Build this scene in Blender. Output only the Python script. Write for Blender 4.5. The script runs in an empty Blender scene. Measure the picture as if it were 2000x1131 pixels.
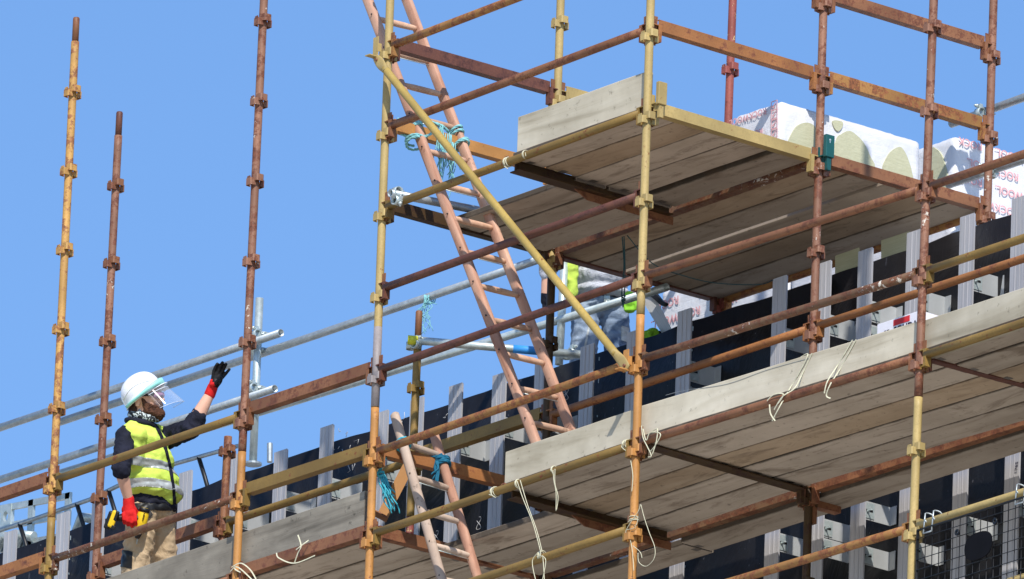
import bpy, bmesh, math, random
from mathutils import Vector, Matrix, Quaternion, noise
random.seed(7)
S = bpy.context.scene
COL = S.collection
PI = math.pi

# ------------------------------------------------------------ camera
CAM = Vector((71.3078, -52.1376, -25.5851))
YAW, PITCH, ROLL, FPX = -0.9007, 0.3094, 0.0365, 30122.1201
_f = Vector((math.sin(YAW)*math.cos(PITCH), math.cos(YAW)*math.cos(PITCH), math.sin(PITCH)))
_r = Vector((math.cos(YAW), -math.sin(YAW), 0)); _u = _r.cross(_f)
CR = math.cos(ROLL)*_r + math.sin(ROLL)*_u
CU = -math.sin(ROLL)*_r + math.cos(ROLL)*_u
CF = _f
cam = bpy.data.cameras.new('camera'); camo = bpy.data.objects.new('camera', cam); COL.objects.link(camo)
m = Matrix((CR, CU, -CF)).transposed().to_4x4(); m.translation = CAM
camo.matrix_world = m
cam.sensor_width = 36; cam.lens = FPX/2000*36
cam.clip_start = 1; cam.clip_end = 6000
S.camera = camo

# ------------------------------------------------------------ sky, sun, exposure
SUN = Vector((-2.05, 1.32, -2.3)).normalized()        # direction the sunlight travels
w = bpy.data.worlds.new('World'); S.world = w; w.use_nodes = True
nt = w.node_tree; nt.nodes.clear()
sky = nt.nodes.new('ShaderNodeTexSky'); sky.sky_type = 'NISHITA'; sky.sun_disc = False
sky.sun_elevation = math.asin(-SUN.z); sky.sun_rotation = math.atan2(-SUN.x, -SUN.y)
sky.air_density = 1.0; sky.dust_density = 0.6; sky.ozone_density = 1.6; sky.altitude = 50
bg = nt.nodes.new('ShaderNodeBackground'); bg.inputs[1].default_value = 0.12
wo = nt.nodes.new('ShaderNodeOutputWorld')
tint = nt.nodes.new('ShaderNodeMix'); tint.data_type = 'RGBA'; tint.blend_type = 'MULTIPLY'; tint.inputs[0].default_value = 1; tint.inputs[7].default_value = (0.665, 0.875, 1.12, 1)
nt.links.new(sky.outputs[0], tint.inputs[6]); nt.links.new(tint.outputs[2], bg.inputs[0]); nt.links.new(bg.outputs[0], wo.inputs[0])
sl = bpy.data.lights.new('sun', 'SUN'); sl.energy = 4.0; sl.angle = math.radians(0.5); sl.color = (1, 0.95, 0.87)
so = bpy.data.objects.new('sun', sl); COL.objects.link(so)
so.rotation_mode = 'QUATERNION'; so.rotation_quaternion = SUN.to_track_quat('-Z', 'Y')
S.view_settings.view_transform = 'Standard'; S.view_settings.look = 'None'
S.view_settings.exposure = 0.4; S.view_settings.gamma = 1

# ------------------------------------------------------------ picture point -> world point
def ray(x, y): return CF + CR*((x-1000)/FPX) - CU*((y-565.5)/FPX)
def onY(x, y, Y): d = ray(x, y); return CAM + d*((Y-CAM.y)/d.y)
def onX(x, y, X): d = ray(x, y); return CAM + d*((X-CAM.x)/d.x)
def onZ(x, y, Z): d = ray(x, y); return CAM + d*((Z-CAM.z)/d.z)
def onD(x, y, D): return CAM + ray(x, y)*D
def lin(r, g, b):
    f = lambda c: (c/255/12.92) if c/255 <= 0.04045 else ((c/255+0.055)/1.055)**2.4
    return (f(r), f(g), f(b), 1)

# ------------------------------------------------------------ materials
class NT:
    def __init__(s, name):
        s.m = bpy.data.materials.new(name); s.m.use_nodes = True; s.t = s.m.node_tree
        s.b = s.t.nodes['Principled BSDF']
    def n(s, typ, **kw):
        nd = s.t.nodes.new('ShaderNode'+typ)
        for k, v in kw.items():
            if k.startswith('i_'):
                nd.inputs[k[2:].replace('_', ' ')].default_value = v
            else: setattr(nd, k, v)
        return nd
    def l(s, a, b): s.t.links.new(a, b)
    def coord(s, scale=(1,1,1), kind='Object', rnd=True):
        tc = s.n('TexCoord'); mp = s.n('Mapping'); mp.inputs['Scale'].default_value = scale
        s.l(tc.outputs[kind], mp.inputs['Vector'])
        if rnd:
            oi = s.n('ObjectInfo'); mu = s.n('Math', operation='MULTIPLY'); mu.inputs[1].default_value = 37.0
            s.l(oi.outputs['Random'], mu.inputs[0]); s.l(mu.outputs[0], mp.inputs['Location'])
        return mp.outputs[0]
    def noise(s, vec, scale, detail=5, rough=0.6, dist=0.0):
        nd = s.n('TexNoise'); nd.inputs['Scale'].default_value = scale; nd.inputs['Detail'].default_value = detail
        nd.inputs['Roughness'].default_value = rough; nd.inputs['Distortion'].default_value = dist
        s.l(vec, nd.inputs['Vector']); return nd.outputs['Fac']
    def ramp(s, fac, stops):
        r = s.n('ValToRGB'); e = r.color_ramp.elements
        while len(e) < len(stops): e.new(0.5)
        for k, (p, c) in enumerate(stops):
            e[k].position = p; e[k].color = c if len(c) == 4 else (*c, 1)
        s.l(fac, r.inputs[0]); return r.outputs[0]
    def mix(s, fac, a, b, mode='MIX'):
        mx = s.n('Mix', data_type='RGBA', blend_type=mode)
        for v, k in ((fac, 0), (a, 6), (b, 7)):
            if hasattr(v, 'links') or hasattr(v, 'is_linked'): s.l(v, mx.inputs[k])
            else: mx.inputs[k].default_value = v
        return mx.outputs[2]
    def bump(s, h, strength=0.3, dist=0.002):
        bp = s.n('Bump'); bp.inputs['Strength'].default_value = strength; bp.inputs['Distance'].default_value = dist
        s.l(h, bp.inputs['Height']); s.l(bp.outputs[0], s.b.inputs['Normal'])
    def base(s, c):
        if isinstance(c, tuple): s.b.inputs['Base Color'].default_value = c
        else: s.l(c, s.b.inputs['Base Color'])
    def set(s, **k):
        for a, v in k.items(): s.b.inputs[a.replace('_', ' ')].default_value = v

def g(v): return (v, v, v, 1)
def rusty(name, paint, rust=0.35, rustcol=(98, 52, 30), splash=0.0, splashcol=(205, 198, 185), metal_r=0.55):
    t = NT(name); v = t.coord((1, 1, 1))
    n1 = t.noise(v, 14, 6, 0.7); n2 = t.noise(v, 70, 4, 0.7); n3 = t.noise(v, 3.2, 3, 0.5)
    p = lin(*paint); pd = tuple(c*0.62 for c in p[:3])+(1,)
    c = t.mix(t.ramp(n3, [(0.35, g(0)), (0.65, g(1))]), p, tuple(a*0.66 for a in p[:3])+(1,))
    c = t.mix(t.ramp(n2, [(0.45, g(0)), (0.7, g(0.6))]), c, pd)
    add = t.n('Math', operation='ADD'); t.l(n1, add.inputs[0])
    mm = t.n('Math', operation='MULTIPLY'); mm.inputs[1].default_value = 0.35; t.l(n2, mm.inputs[0]); t.l(mm.outputs[0], add.inputs[1])
    th = 0.92-0.5*rust
    rm = t.ramp(add.outputs[0], [(th-0.035, g(0)), (th+0.02, g(1))])
    rc = t.ramp(n2, [(0.3, lin(*[x*0.7 for x in rustcol])), (0.7, lin(*[min(255, x*1.35) for x in rustcol]))])
    c = t.mix(rm, c, rc)
    if splash:
        n4 = t.noise(v, 28, 5, 0.75, 0.4); n5 = t.noise(v, 2.0, 2, 0.5)
        ad = t.n('Math', operation='MULTIPLY_ADD'); ad.inputs[1].default_value = 0.6; t.l(n5, ad.inputs[0]); t.l(n4, ad.inputs[2])
        th2 = 1.10-0.22*splash
        c = t.mix(t.ramp(ad.outputs[0], [(th2-0.02, g(0)), (th2+0.02, g(1))]), c, lin(*splashcol))
    t.base(c); t.set(Roughness=metal_r, Specular_IOR_Level=0.35)
    t.bump(add.outputs[0], 0.35, 0.0015)
    return t.m
def wood(name, c1, c2, c3, scale=1.0, bump=0.4, seam_shade_stain=0.0, swirl=0.9):
    t = NT(name); v = t.coord((0.9*scale, 9*scale, 9*scale)); vv = t.coord((1, 1, 1))
    gr = t.noise(v, 1.6, 7, 0.55, swirl); fine = t.noise(v, 16, 4, 0.7); bl = t.noise(vv, 2.3, 4, 0.6); sp = t.noise(vv, 22, 3, 0.7)
    c = t.ramp(gr, [(0.2, lin(*c1)), (0.45, lin(*c2)), (0.8, lin(*c3))])
    c = t.mix(t.ramp(bl, [(0.35, g(0.0)), (0.7, g(0.55))]), c, lin(*c1))
    c = t.mix(t.ramp(sp, [(0.62, g(0.0)), (0.75, g(0.6))]), c, lin(*[x*0.45 for x in c1]))
    oi = t.n('ObjectInfo'); mr = t.n('MapRange'); mr.inputs[3].default_value = 0.78; mr.inputs[4].default_value = 1.14
    t.l(oi.outputs['Random'], mr.inputs[0])
    hs = t.n('HueSaturation'); t.l(mr.outputs[0], hs.inputs['Value']); t.l(c, hs.inputs['Color'])
    out = hs.outputs[0]
    if seam_shade_stain:      # seam shade painted along the long edges, plus old stains
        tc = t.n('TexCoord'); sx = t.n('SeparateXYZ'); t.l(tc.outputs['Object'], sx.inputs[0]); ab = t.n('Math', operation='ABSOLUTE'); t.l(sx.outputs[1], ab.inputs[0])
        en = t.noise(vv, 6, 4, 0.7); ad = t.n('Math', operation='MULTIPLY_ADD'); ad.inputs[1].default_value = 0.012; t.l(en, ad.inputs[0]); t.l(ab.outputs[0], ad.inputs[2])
        out = t.mix(t.ramp(ad.outputs[0], [(seam_shade_stain-0.003, g(0)), (seam_shade_stain+0.003, g(0.85))]), out, lin(46, 38, 30))
        st = t.noise(t.coord((0.8, 3, 3)), 2.4, 5, 0.7, 1.2); out = t.mix(t.ramp(st, [(0.53, g(0)), (0.66, g(0.5))]), out, lin(92, 74, 56))
    t.base(out); t.set(Roughness=0.85, Specular_IOR_Level=0.2); t.bump(fine, bump, 0.002)
    return t.m
def galv(name, c1=(150, 158, 162), c2=(186, 193, 196), rough=0.42, metal=0.55, scale=(1,1,1), ns=30):
    t = NT(name); v = t.coord(scale); n1 = t.noise(v, ns, 4, 0.7); n2 = t.noise(v, 4, 3, 0.5)
    c = t.ramp(n1, [(0.3, lin(*c1)), (0.7, lin(*c2))])
    c = t.mix(t.ramp(n2, [(0.45, g(0)), (0.75, g(0.5))]), c, lin(*[x*0.75 for x in c1]))
    t.base(c); t.set(Roughness=rough, Metallic=metal); t.bump(n1, 0.1, 0.001); return t.m
def plain(name, c, rough=0.6, metal=0.0, var=0.15, ns=12, bump=0.1, spec=0.4):
    t = NT(name); v = t.coord(); n1 = t.noise(v, ns, 5, 0.6)
    c = lin(*c); t.base(t.ramp(n1, [(0.3, tuple(x*(1-var) for x in c[:3])+(1,)), (0.7, tuple(min(1, x*(1+var)) for x in c[:3])+(1,))]))
    t.set(Roughness=rough, Metallic=metal, Specular_IOR_Level=spec); t.bump(n1, bump, 0.003); return t.m

M = {}
M['sand'] = rusty('sand_yellow_paint', (184, 160, 104), 0.12, splash=0.15)
M['golden'] = rusty('golden_worn_paint', (200, 154, 86), 0.42, (124, 82, 52))
M['ochre'] = rusty('ochre_paint', (150, 120, 62), 0.15)
M['mustard'] = rusty('mustard_paint', (140, 112, 58), 0.2, splash=0.15)
M['orange'] = rusty('orange_paint', (192, 136, 74), 0.2, (110, 66, 42), splash=0.1)
M['orange2'] = rusty('burnt_orange_paint', (160, 106, 62), 0.3, (108, 66, 44))
M['brown'] = rusty('brown_oxide_paint', (146, 104, 82), 0.42, (96, 58, 42), splash=0.45)
M['rust'] = rusty('rusted_steel', (142, 96, 66), 0.42, (98, 60, 42), splash=0.25)
M['rustwhite'] = rusty('rusted_steel_with_plaster', (126, 94, 68), 0.5, (92, 58, 40), splash=0.6)
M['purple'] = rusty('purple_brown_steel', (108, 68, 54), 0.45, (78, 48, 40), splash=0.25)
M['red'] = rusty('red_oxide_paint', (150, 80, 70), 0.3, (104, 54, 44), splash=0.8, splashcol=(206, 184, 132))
M['dark'] = rusty('dark_shaded_steel', (74, 54, 28), 0.4, (52, 32, 20))  # dark steel, with the shade under the decks worked into its colour
M['lavender'] = rusty('grey_lavender_paint', (150, 142, 142), 0.12, (120, 84, 60), splash=0.5)
M['rustgold'] = rusty('gold_flecked_rust', (164, 118, 66), 0.45, (116, 72, 44), splash=0.1)
M['teal'] = rusty('teal_paint', (28, 92, 92), 0.1, (20, 50, 50))
M['galv'] = galv('galvanised_steel')
M['galvpale'] = galv('pale_galvanised_steel', (172, 186, 186), (208, 216, 214))
M['alu'] = galv('brushed_aluminium', (172, 170, 172), (186, 184, 186), 0.5, 0.25, (22, 22, 0.4), 3)
M['zinc'] = galv('zinc_bracket', (166, 168, 168), (180, 182, 182), 0.5, 0.15, ns=8)
M['board'] = wood('weathered_plank', (150, 136, 120), (184, 169, 152), (196, 182, 165), 0.6, seam_shade_stain=0.1165)
M['boardunshaded'] = wood('unshaded_edge_plank', (150, 136, 120), (184, 169, 152), (196, 182, 165), 0.6)  # same wood without the painted seam shade and stains
M['boardbrown'] = wood('brown_weathered_plank', (142, 122, 98), (174, 152, 127), (186, 166, 142), 0.6, seam_shade_stain=0.1165)
M['toe'] = wood('bleached_plank', (140, 130, 110), (192, 183, 163), (208, 200, 182), 0.45, 0.35, swirl=1.6)
M['toegrey'] = wood('grey_grained_plank', (86, 80, 72), (160, 152, 138), (186, 178, 162), 0.4, 0.8, swirl=2.2)
M['band'] = plain('board_end_band', (120, 112, 104), 0.5, 0.4)
M['ladder'] = wood('reddish_ladder_wood', (112, 72, 58), (180, 138, 116), (204, 172, 150), 0.8, 0.4)
M['ladderpale'] = wood('pale_ladder_wood', (140, 116, 102), (198, 176, 158), (214, 196, 180), 0.8, 0.3)
M['rung'] = wood('rung_wood', (156, 116, 94), (194, 156, 130), (208, 174, 148), 1.0, 0.2)
M['black'] = plain('black_plastic', (22, 22, 24), 0.45)
M['blackwire'] = plain('black_coated_wire', (16, 17, 20), 0.4)
M['ropeblue'] = plain('pale_blue_rope', (128, 186, 190), 0.9, ns=60)
M['ropeteal'] = plain('teal_blue_rope', (62, 160, 178), 0.9, ns=60)
M['ropedark'] = plain('deep_blue_rope', (22, 96, 124), 0.9, ns=60)
M['ropegreen'] = plain('dark_green_cord', (34, 66, 66), 0.9, ns=60)
M['cord'] = plain('white_cord', (196, 192, 166), 0.8, ns=60)
M['skin'] = plain('skin', (214, 166, 142), 0.55, var=0.1, ns=9)
M['redtext'] = plain('faded_red_print', (212, 158, 160), 0.6, var=0.1)
M['darktext'] = plain('dark_print', (40, 40, 60), 0.6)
M['redprint'] = plain('red_print', (200, 44, 48), 0.6)

# ------------------------------------------------------------ mesh builder
class MB:
    def __init__(s): s.v = []; s.f = []; s.sm = []
    def add(s, vs, fs, smooth=False, mat=None):
        o = len(s.v)
        s.v += [(mat @ Vector(p)) if mat else Vector(p) for p in vs]
        s.f += [tuple(i+o for i in q) for q in fs]; s.sm += [smooth]*len(fs); return s
    def box(s, c, d, mat=None):
        x, y, z = (k/2 for k in d)
        vs = [(c[0]+a*x, c[1]+b*y, c[2]+e*z) for a in (-1, 1) for b in (-1, 1) for e in (-1, 1)]
        return s.add(vs, [(0,1,3,2),(4,6,7,5),(0,4,5,1),(2,3,7,6),(0,2,6,4),(1,5,7,3)], False, mat)
    def bar(s, a, b, wid, thk, up=Vector((0,0,1))):
        a = Vector(a); b = Vector(b); d = (b-a); L = d.length; x = d.normalized()
        y = up.cross(x).normalized(); z = x.cross(y)
        mt = Matrix((x, y, z)).transposed().to_4x4(); mt.translation = (a+b)/2
        return s.box((0,0,0), (L, wid, thk), mt)
    def path(s, pts, r, n=12, cap=True, closed=False, hollow=None):
        pts = [Vector(p) for p in pts]; N = len(pts); rr = r if hasattr(r, '__len__') else [r]*N
        vs = []; fs = []; ref = None
        for i in range(N):
            if closed: t = pts[(i+1) % N]-pts[i-1]
            else: t = pts[min(i+1, N-1)]-pts[max(i-1, 0)]
            if t.length < 1e-9: t = Vector((0,0,1))
            t.normalize()
            if ref is None:
                ref = Vector((0,0,1)) if abs(t.z) < 0.9 else Vector((1,0,0))
            ref = (ref-t*ref.dot(t));
            if ref.length < 1e-6: ref = t.orthogonal()
            ref.normalize(); b = t.cross(ref)
            for k in range(n):
                a = 2*PI*k/n; vs.append(pts[i]+(ref*math.cos(a)+b*math.sin(a))*rr[i])
        for i in range(N if closed else N-1):
            j = (i+1) % N
            for k in range(n):
                fs.append((i*n+k, i*n+(k+1) % n, j*n+(k+1) % n, j*n+k))
        s.add(vs, fs, True)
        if cap and not closed:
            o = len(s.v)-len(vs)
            s.f.append(tuple(o+k for k in reversed(range(n)))); s.sm.append(False)
            s.f.append(tuple(o+(N-1)*n+k for k in range(n))); s.sm.append(False)
        return s
    def pipe(s, a, b, R, r, n=20):
        a = Vector(a); b = Vector(b); t = (b-a).normalized(); x = t.orthogonal().normalized(); y = t.cross(x)
        vs = []
        for p, q in ((a, R), (b, R), (b, r), (a, r)):
            for k in range(n):
                an = 2*PI*k/n; vs.append(p+(x*math.cos(an)+y*math.sin(an))*q)
        fs = []; 
        for i in range(4):
            j = (i+1) % 4
            for k in range(n): fs.append((i*n+k, i*n+(k+1) % n, j*n+(k+1) % n, j*n+k))
        o = len(s.sm); s.add(vs, fs, True)
        for q in list(range(o+n, o+2*n))+list(range(o+3*n, o+4*n)): s.sm[q] = False
        return s
    def prism(s, outline, z0, z1, mat=None):
        n = len(outline); vs = [(x, y, z0) for x, y in outline]+[(x, y, z1) for x, y in outline]
        fs = [tuple(reversed(range(n))), tuple(range(n, 2*n))]+[(k, (k+1) % n, n+(k+1) % n, n+k) for k in range(n)]
        return s.add(vs, fs, False, mat)
    def ball(s, c, r, seg=16, rings=10, rot=None):
        r = r if hasattr(r, '__len__') else (r, r, r); vs = []; fs = []
        for i in range(rings+1):
            th = PI*i/rings
            for k in range(seg):
                a = 2*PI*k/seg; p = Vector((r[0]*math.sin(th)*math.cos(a), r[1]*math.sin(th)*math.sin(a), r[2]*math.cos(th)))
                if rot: p = rot @ p
                vs.append(Vector(c)+p)
        for i in range(rings):
            for k in range(seg):
                fs.append((i*seg+k, (i+1)*seg+k, (i+1)*seg+(k+1) % seg, i*seg+(k+1) % seg))
        return s.add(vs, fs, True)
    def capsule(s, a, b, ra, rb, seg=14):
        a = Vector(a); b = Vector(b); t = (b-a); L = max(t.length, 1e-6); t = t/L
        pts = []; rr = []
        for k in range(6):
            th = PI/2*(1-k/5); pts.append(a-t*ra*math.sin(th)); rr.append(max(ra*math.cos(th), 1e-4))
        for k in range(6):
            th = PI/2*k/5; pts.append(b+t*rb*math.sin(th)); rr.append(max(rb*math.cos(th), 1e-4))
        return s.path(pts, rr, seg)
    def mesh(s, name):
        me = bpy.data.meshes.new(name); me.from_pydata([tuple(v) for v in s.v], [], s.f)
        me.polygons.foreach_set('use_smooth', s.sm); me.update(); return me
def link(name, me, mat, parent=None, loc=None, bevel=0):
    o = bpy.data.objects.new(name, me); COL.objects.link(o)
    if mat is not None and not me.materials: me.materials.append(mat)
    if parent: o.parent = parent
    if loc is not None: o.location = loc
    if bevel:
        b = o.modifiers.new('bevel', 'BEVEL'); b.width = bevel; b.segments = 2; b.limit_method = 'ANGLE'; b.angle_limit = 0.7
    return o
def obj(name, mb, mat, parent=None, bevel=0, loc=None):
    me = mb.mesh(name); bm = bmesh.new(); bm.from_mesh(me); bmesh.ops.remove_doubles(bm, verts=bm.verts, dist=1e-6)
    bmesh.ops.recalc_face_normals(bm, faces=bm.faces); bm.to_mesh(me); bm.free()
    return link(name, me, mat, parent, loc, bevel)
def tag(o, label, cat, group=None, kind=None):
    if label: o['label'] = label
    if cat: o['category'] = cat
    if group: o['group'] = group
    if kind: o['kind'] = kind
    return o
def empty(name, label, cat, group=None, mat=None):
    o = bpy.data.objects.new(name, None); COL.objects.link(o); o.empty_display_size = 0.1
    tag(o, label, cat, group)
    if mat is not None: o.matrix_world = mat
    return o
def frame(a, b, up=Vector((0,0,1))):          # x axis runs from a to b
    a = Vector(a); b = Vector(b); x = (b-a).normalized(); y = up.cross(x).normalized(); z = x.cross(y)
    mt = Matrix((x, y, z)).transposed().to_4x4(); mt.translation = a; return mt
def remeshed(name, mb, mat, parent=None, vox=0.008, smooth=2, fac=0.5, crease=None):
    """one continuous surface grown over overlapping volumes"""
    me = mb.mesh(name+'_raw'); bm = bmesh.new(); bm.from_mesh(me)
    bmesh.ops.remove_doubles(bm, verts=bm.verts, dist=1e-6); bmesh.ops.recalc_face_normals(bm, faces=bm.faces); bm.to_mesh(me); bm.free()
    o = bpy.data.objects.new(name+'_raw', me); COL.objects.link(o)
    r = o.modifiers.new('r', 'REMESH'); r.mode = 'VOXEL'; r.voxel_size = vox; r.use_smooth_shade = True
    if smooth:
        sm = o.modifiers.new('s', 'SMOOTH'); sm.factor = fac; sm.iterations = smooth
    dg = bpy.context.evaluated_depsgraph_get(); dg.update()
    me2 = bpy.data.meshes.new_from_object(o.evaluated_get(dg)); me2.name = name
    bpy.data.objects.remove(o)
    if crease:
        me2.update(); nor = [v.normal.copy() for v in me2.vertices]
        for v, nn in zip(me2.vertices, nor): v.co += nn*crease(v.co)
        me2.update()
    me2.polygons.foreach_set('use_smooth', [True]*len(me2.polygons))
    me2.materials.clear()
    return link(name, me2, mat, parent)

# ------------------------------------------------------------ ground and building
GZ = -27.2
gm = plain('asphalt_and_gravel', (186, 178, 164), 0.9, var=0.25, ns=0.4)
b = MB(); b.add([(-900,-900,GZ),(900,-900,GZ),(900,900,GZ),(-900,900,GZ)], [(0,1,2,3)]); tag(obj('ground', b, gm), None, None, None, 'structure')

WT = 1.625       # top of the clad wall
PY = 1.86        # face of the black membrane
RY = 1.62        # face of the aluminium rails
def membrane():
    t = NT('black_membrane'); v = t.coord((1, 1, 1), 'Object', False)
    n1 = t.noise(v, 1.6, 5, 0.65, 0.8); n2 = t.noise(v, 30, 3, 0.6); n3 = t.noise(t.coord((6, 1, 1.2), 'Object', False), 4, 5, 0.7, 0.5)
    c = t.ramp(n1, [(0.3, lin(14, 13, 14)), (0.7, lin(32, 31, 33))])
    c = t.mix(t.ramp(n3, [(0.66, g(0)), (0.73, g(0.5))]), c, lin(92, 96, 106))
    c = t.mix(t.ramp(n2, [(0.7, g(0)), (0.76, g(0.5))]), c, lin(150, 150, 155))
    t.base(c); t.set(Roughness=0.38, Specular_IOR_Level=0.26); t.bump(n1, 0.6, 0.03); return t.m
M['membrane'] = membrane()
bld = empty('building', 'flat roofed building under cladding works, black membrane wall behind the scaffolding', 'building')
seams = [-6, -3.2, -1.1, -0.68, 0.62, 1.98, 2.72, 4.0, 4.86, 6.1, 6.9, 7.8, 9.2, 11, 14]
for i in range(len(seams)-1):
    x0, x1 = seams[i], seams[i+1]; n = 26; mz = 14
    b = MB(); vs = []; fs = []
    for j in range(mz+1):
        for k in range(n+1):
            x = x0+(x1-x0)*k/n; z = -3.2+(WT+3.2)*(j/mz)
            zz = z+(0.012*noise.noise(Vector((x*3, 0, 4))) if j == mz else 0)
            y = PY+0.016*noise.noise(Vector((x*2.2, z*1.1, i)))+0.005*noise.noise(Vector((x*8, z*4, i)))+(0.003 if i % 2 else 0)
            vs.append((x, y, zz))
    for j in range(mz):
        for k in range(n): fs.append((j*(n+1)+k, j*(n+1)+k+1, (j+1)*(n+1)+k+1, (j+1)*(n+1)+k))
    b.add(vs, fs, True)
    # turned-over top edge with thickness; fixings run down the lap
    top = [vs[mz*(n+1)+k] for k in range(n+1)]
    b.add(top+[(p[0], PY+0.05, p[2]) for p in top], [(k, k+1, n+2+k, n+1+k) for k in range(n)], True)
    sh = obj('membrane_sheet', b, M['membrane'], bld)
    q = MB()
    for j in range(38):
        zf = WT-0.05-0.12*j+random.uniform(-.015, .015); q.box((x0+0.03+random.uniform(-.002, .002), PY-0.014, zf), (0.004, 0.004, random.choice((0.012, 0.02, 0.028))))
    obj('lap_fixings', q, M['galvpale'], sh)
conc = plain('cast_concrete', (170, 166, 158), 0.85, ns=3)
b = MB(); b.box((4, 1.96, (WT-0.02+GZ)/2), (20, 0.14, WT-0.02-GZ)); obj('parapet_wall', b, conc, bld)
b = MB(); b.box((4, 9.06, 1.05), (20, 14, 0.3)); obj('roof_slab', b, conc, bld)
b = MB(); b.box((4, 9.06, (0.9+GZ)/2), (19.9, 13.9, 0.9-GZ)); obj('building_core', b, conc, bld)

# seam tape scribbles and rivets on membrane
scr = plain('white_marker', (190, 190, 190), 0.7)
b = MB()
for (x, y) in [(663, 845), (676, 850), (660, 870), (672, 880), (685, 872), (697, 866), (650, 884), (683, 915), (690, 912), (868, 822), (872, 815), (790, 812), (785, 822)]:
    p = onY(x, y, PY-0.012)
    q = [p+Vector((random.uniform(-.02, .02), 0, random.uniform(-.03, .03))) for _ in range(3)]
    b.path(q, 0.0018, 5)
for (x, y, s_) in [(1106, 770, 1), (1103, 762, 0.8), (935, 1022, 1.1), (852, 1048, 1)]:
    p = onY(x, y, PY-0.012)
    b.path([p+Vector((0.02*s_*math.sin(2*a), 0, 0.035*s_*math.cos(a))) for a in [k*0.4 for k in range(14)]], 0.0018, 5)
obj('marker_scribbles', b, scr, bld)

# aluminium rails (each a T section standing off the wall)
rails = [(-64, 1062), (20, 1037), (123, 1001), (192, 978), (275, 950), (362, 921), (457, 888), (548, 880), (638, 832), (745, 804), (814, 778), (890, 751), (975, 730), (1058, 700),
         (1147, 674), (1238, 646), (1337, 605), (1523, 541), (1609, 512), (1690, 487), (1785, 451), (1889, 420), (1990, 385), (2090, 350)]
RX = []
names_l = ['first', 'second', 'third', 'fourth', 'fifth', 'sixth', 'seventh', 'eighth', 'ninth', 'tenth', 'eleventh', 'twelfth', 'thirteenth', 'fourteenth', 'fifteenth', 'sixteenth',
           'seventeenth', 'eighteenth', 'nineteenth', 'twentieth', 'twenty-first', 'twenty-second', 'twenty-third', 'twenty-fourth', 'twenty-fifth', 'twenty-sixth', 'twenty-seventh', 'twenty-eighth', 'twenty-ninth', 'thirtieth']
random.seed(3)
for i, (x, y) in enumerate(rails):
    p = onY(x, y, RY); RX.append(p.x); top = p.z
    nth = names_l[i-1] if i else None
    r = empty('facade_rail', ('%s silvery aluminium upright rail from the left along the black wall' % nth) if i and i < 23 else
              ('silvery aluminium wall rail just beyond the left edge of the photo' if i == 0 else 'silvery aluminium wall rail just beyond the right edge of the photo'),
              'rail', 'aluminium cladding rails on the wall', Matrix.Translation((p.x, RY, -3.0)))
    h = top+3.0; w_ = 0.062
    b = MB(); b.box((0, 0.0015, h/2), (2*w_, 0.003, h))
    for sx in (-1, 1):
        b.box((sx*(w_-0.003), 0.0075, h/2-0.002), (0.004, 0.009, h-0.004))
    for sx in (-0.28, 0.32): b.box((sx*w_, -0.0012, h/2-0.003), (0.006, 0.0024, h-0.006))
    obj('face_flange', b, M['alu'], r)
    b = MB(); b.box((0.004, 0.028, h/2-0.003), (0.0035, 0.050, h-0.006)); obj('web', b, M['alu'], r)

rail_hw = [o for o in bpy.data.objects if o.name.startswith('facade_rail')][22]
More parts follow.
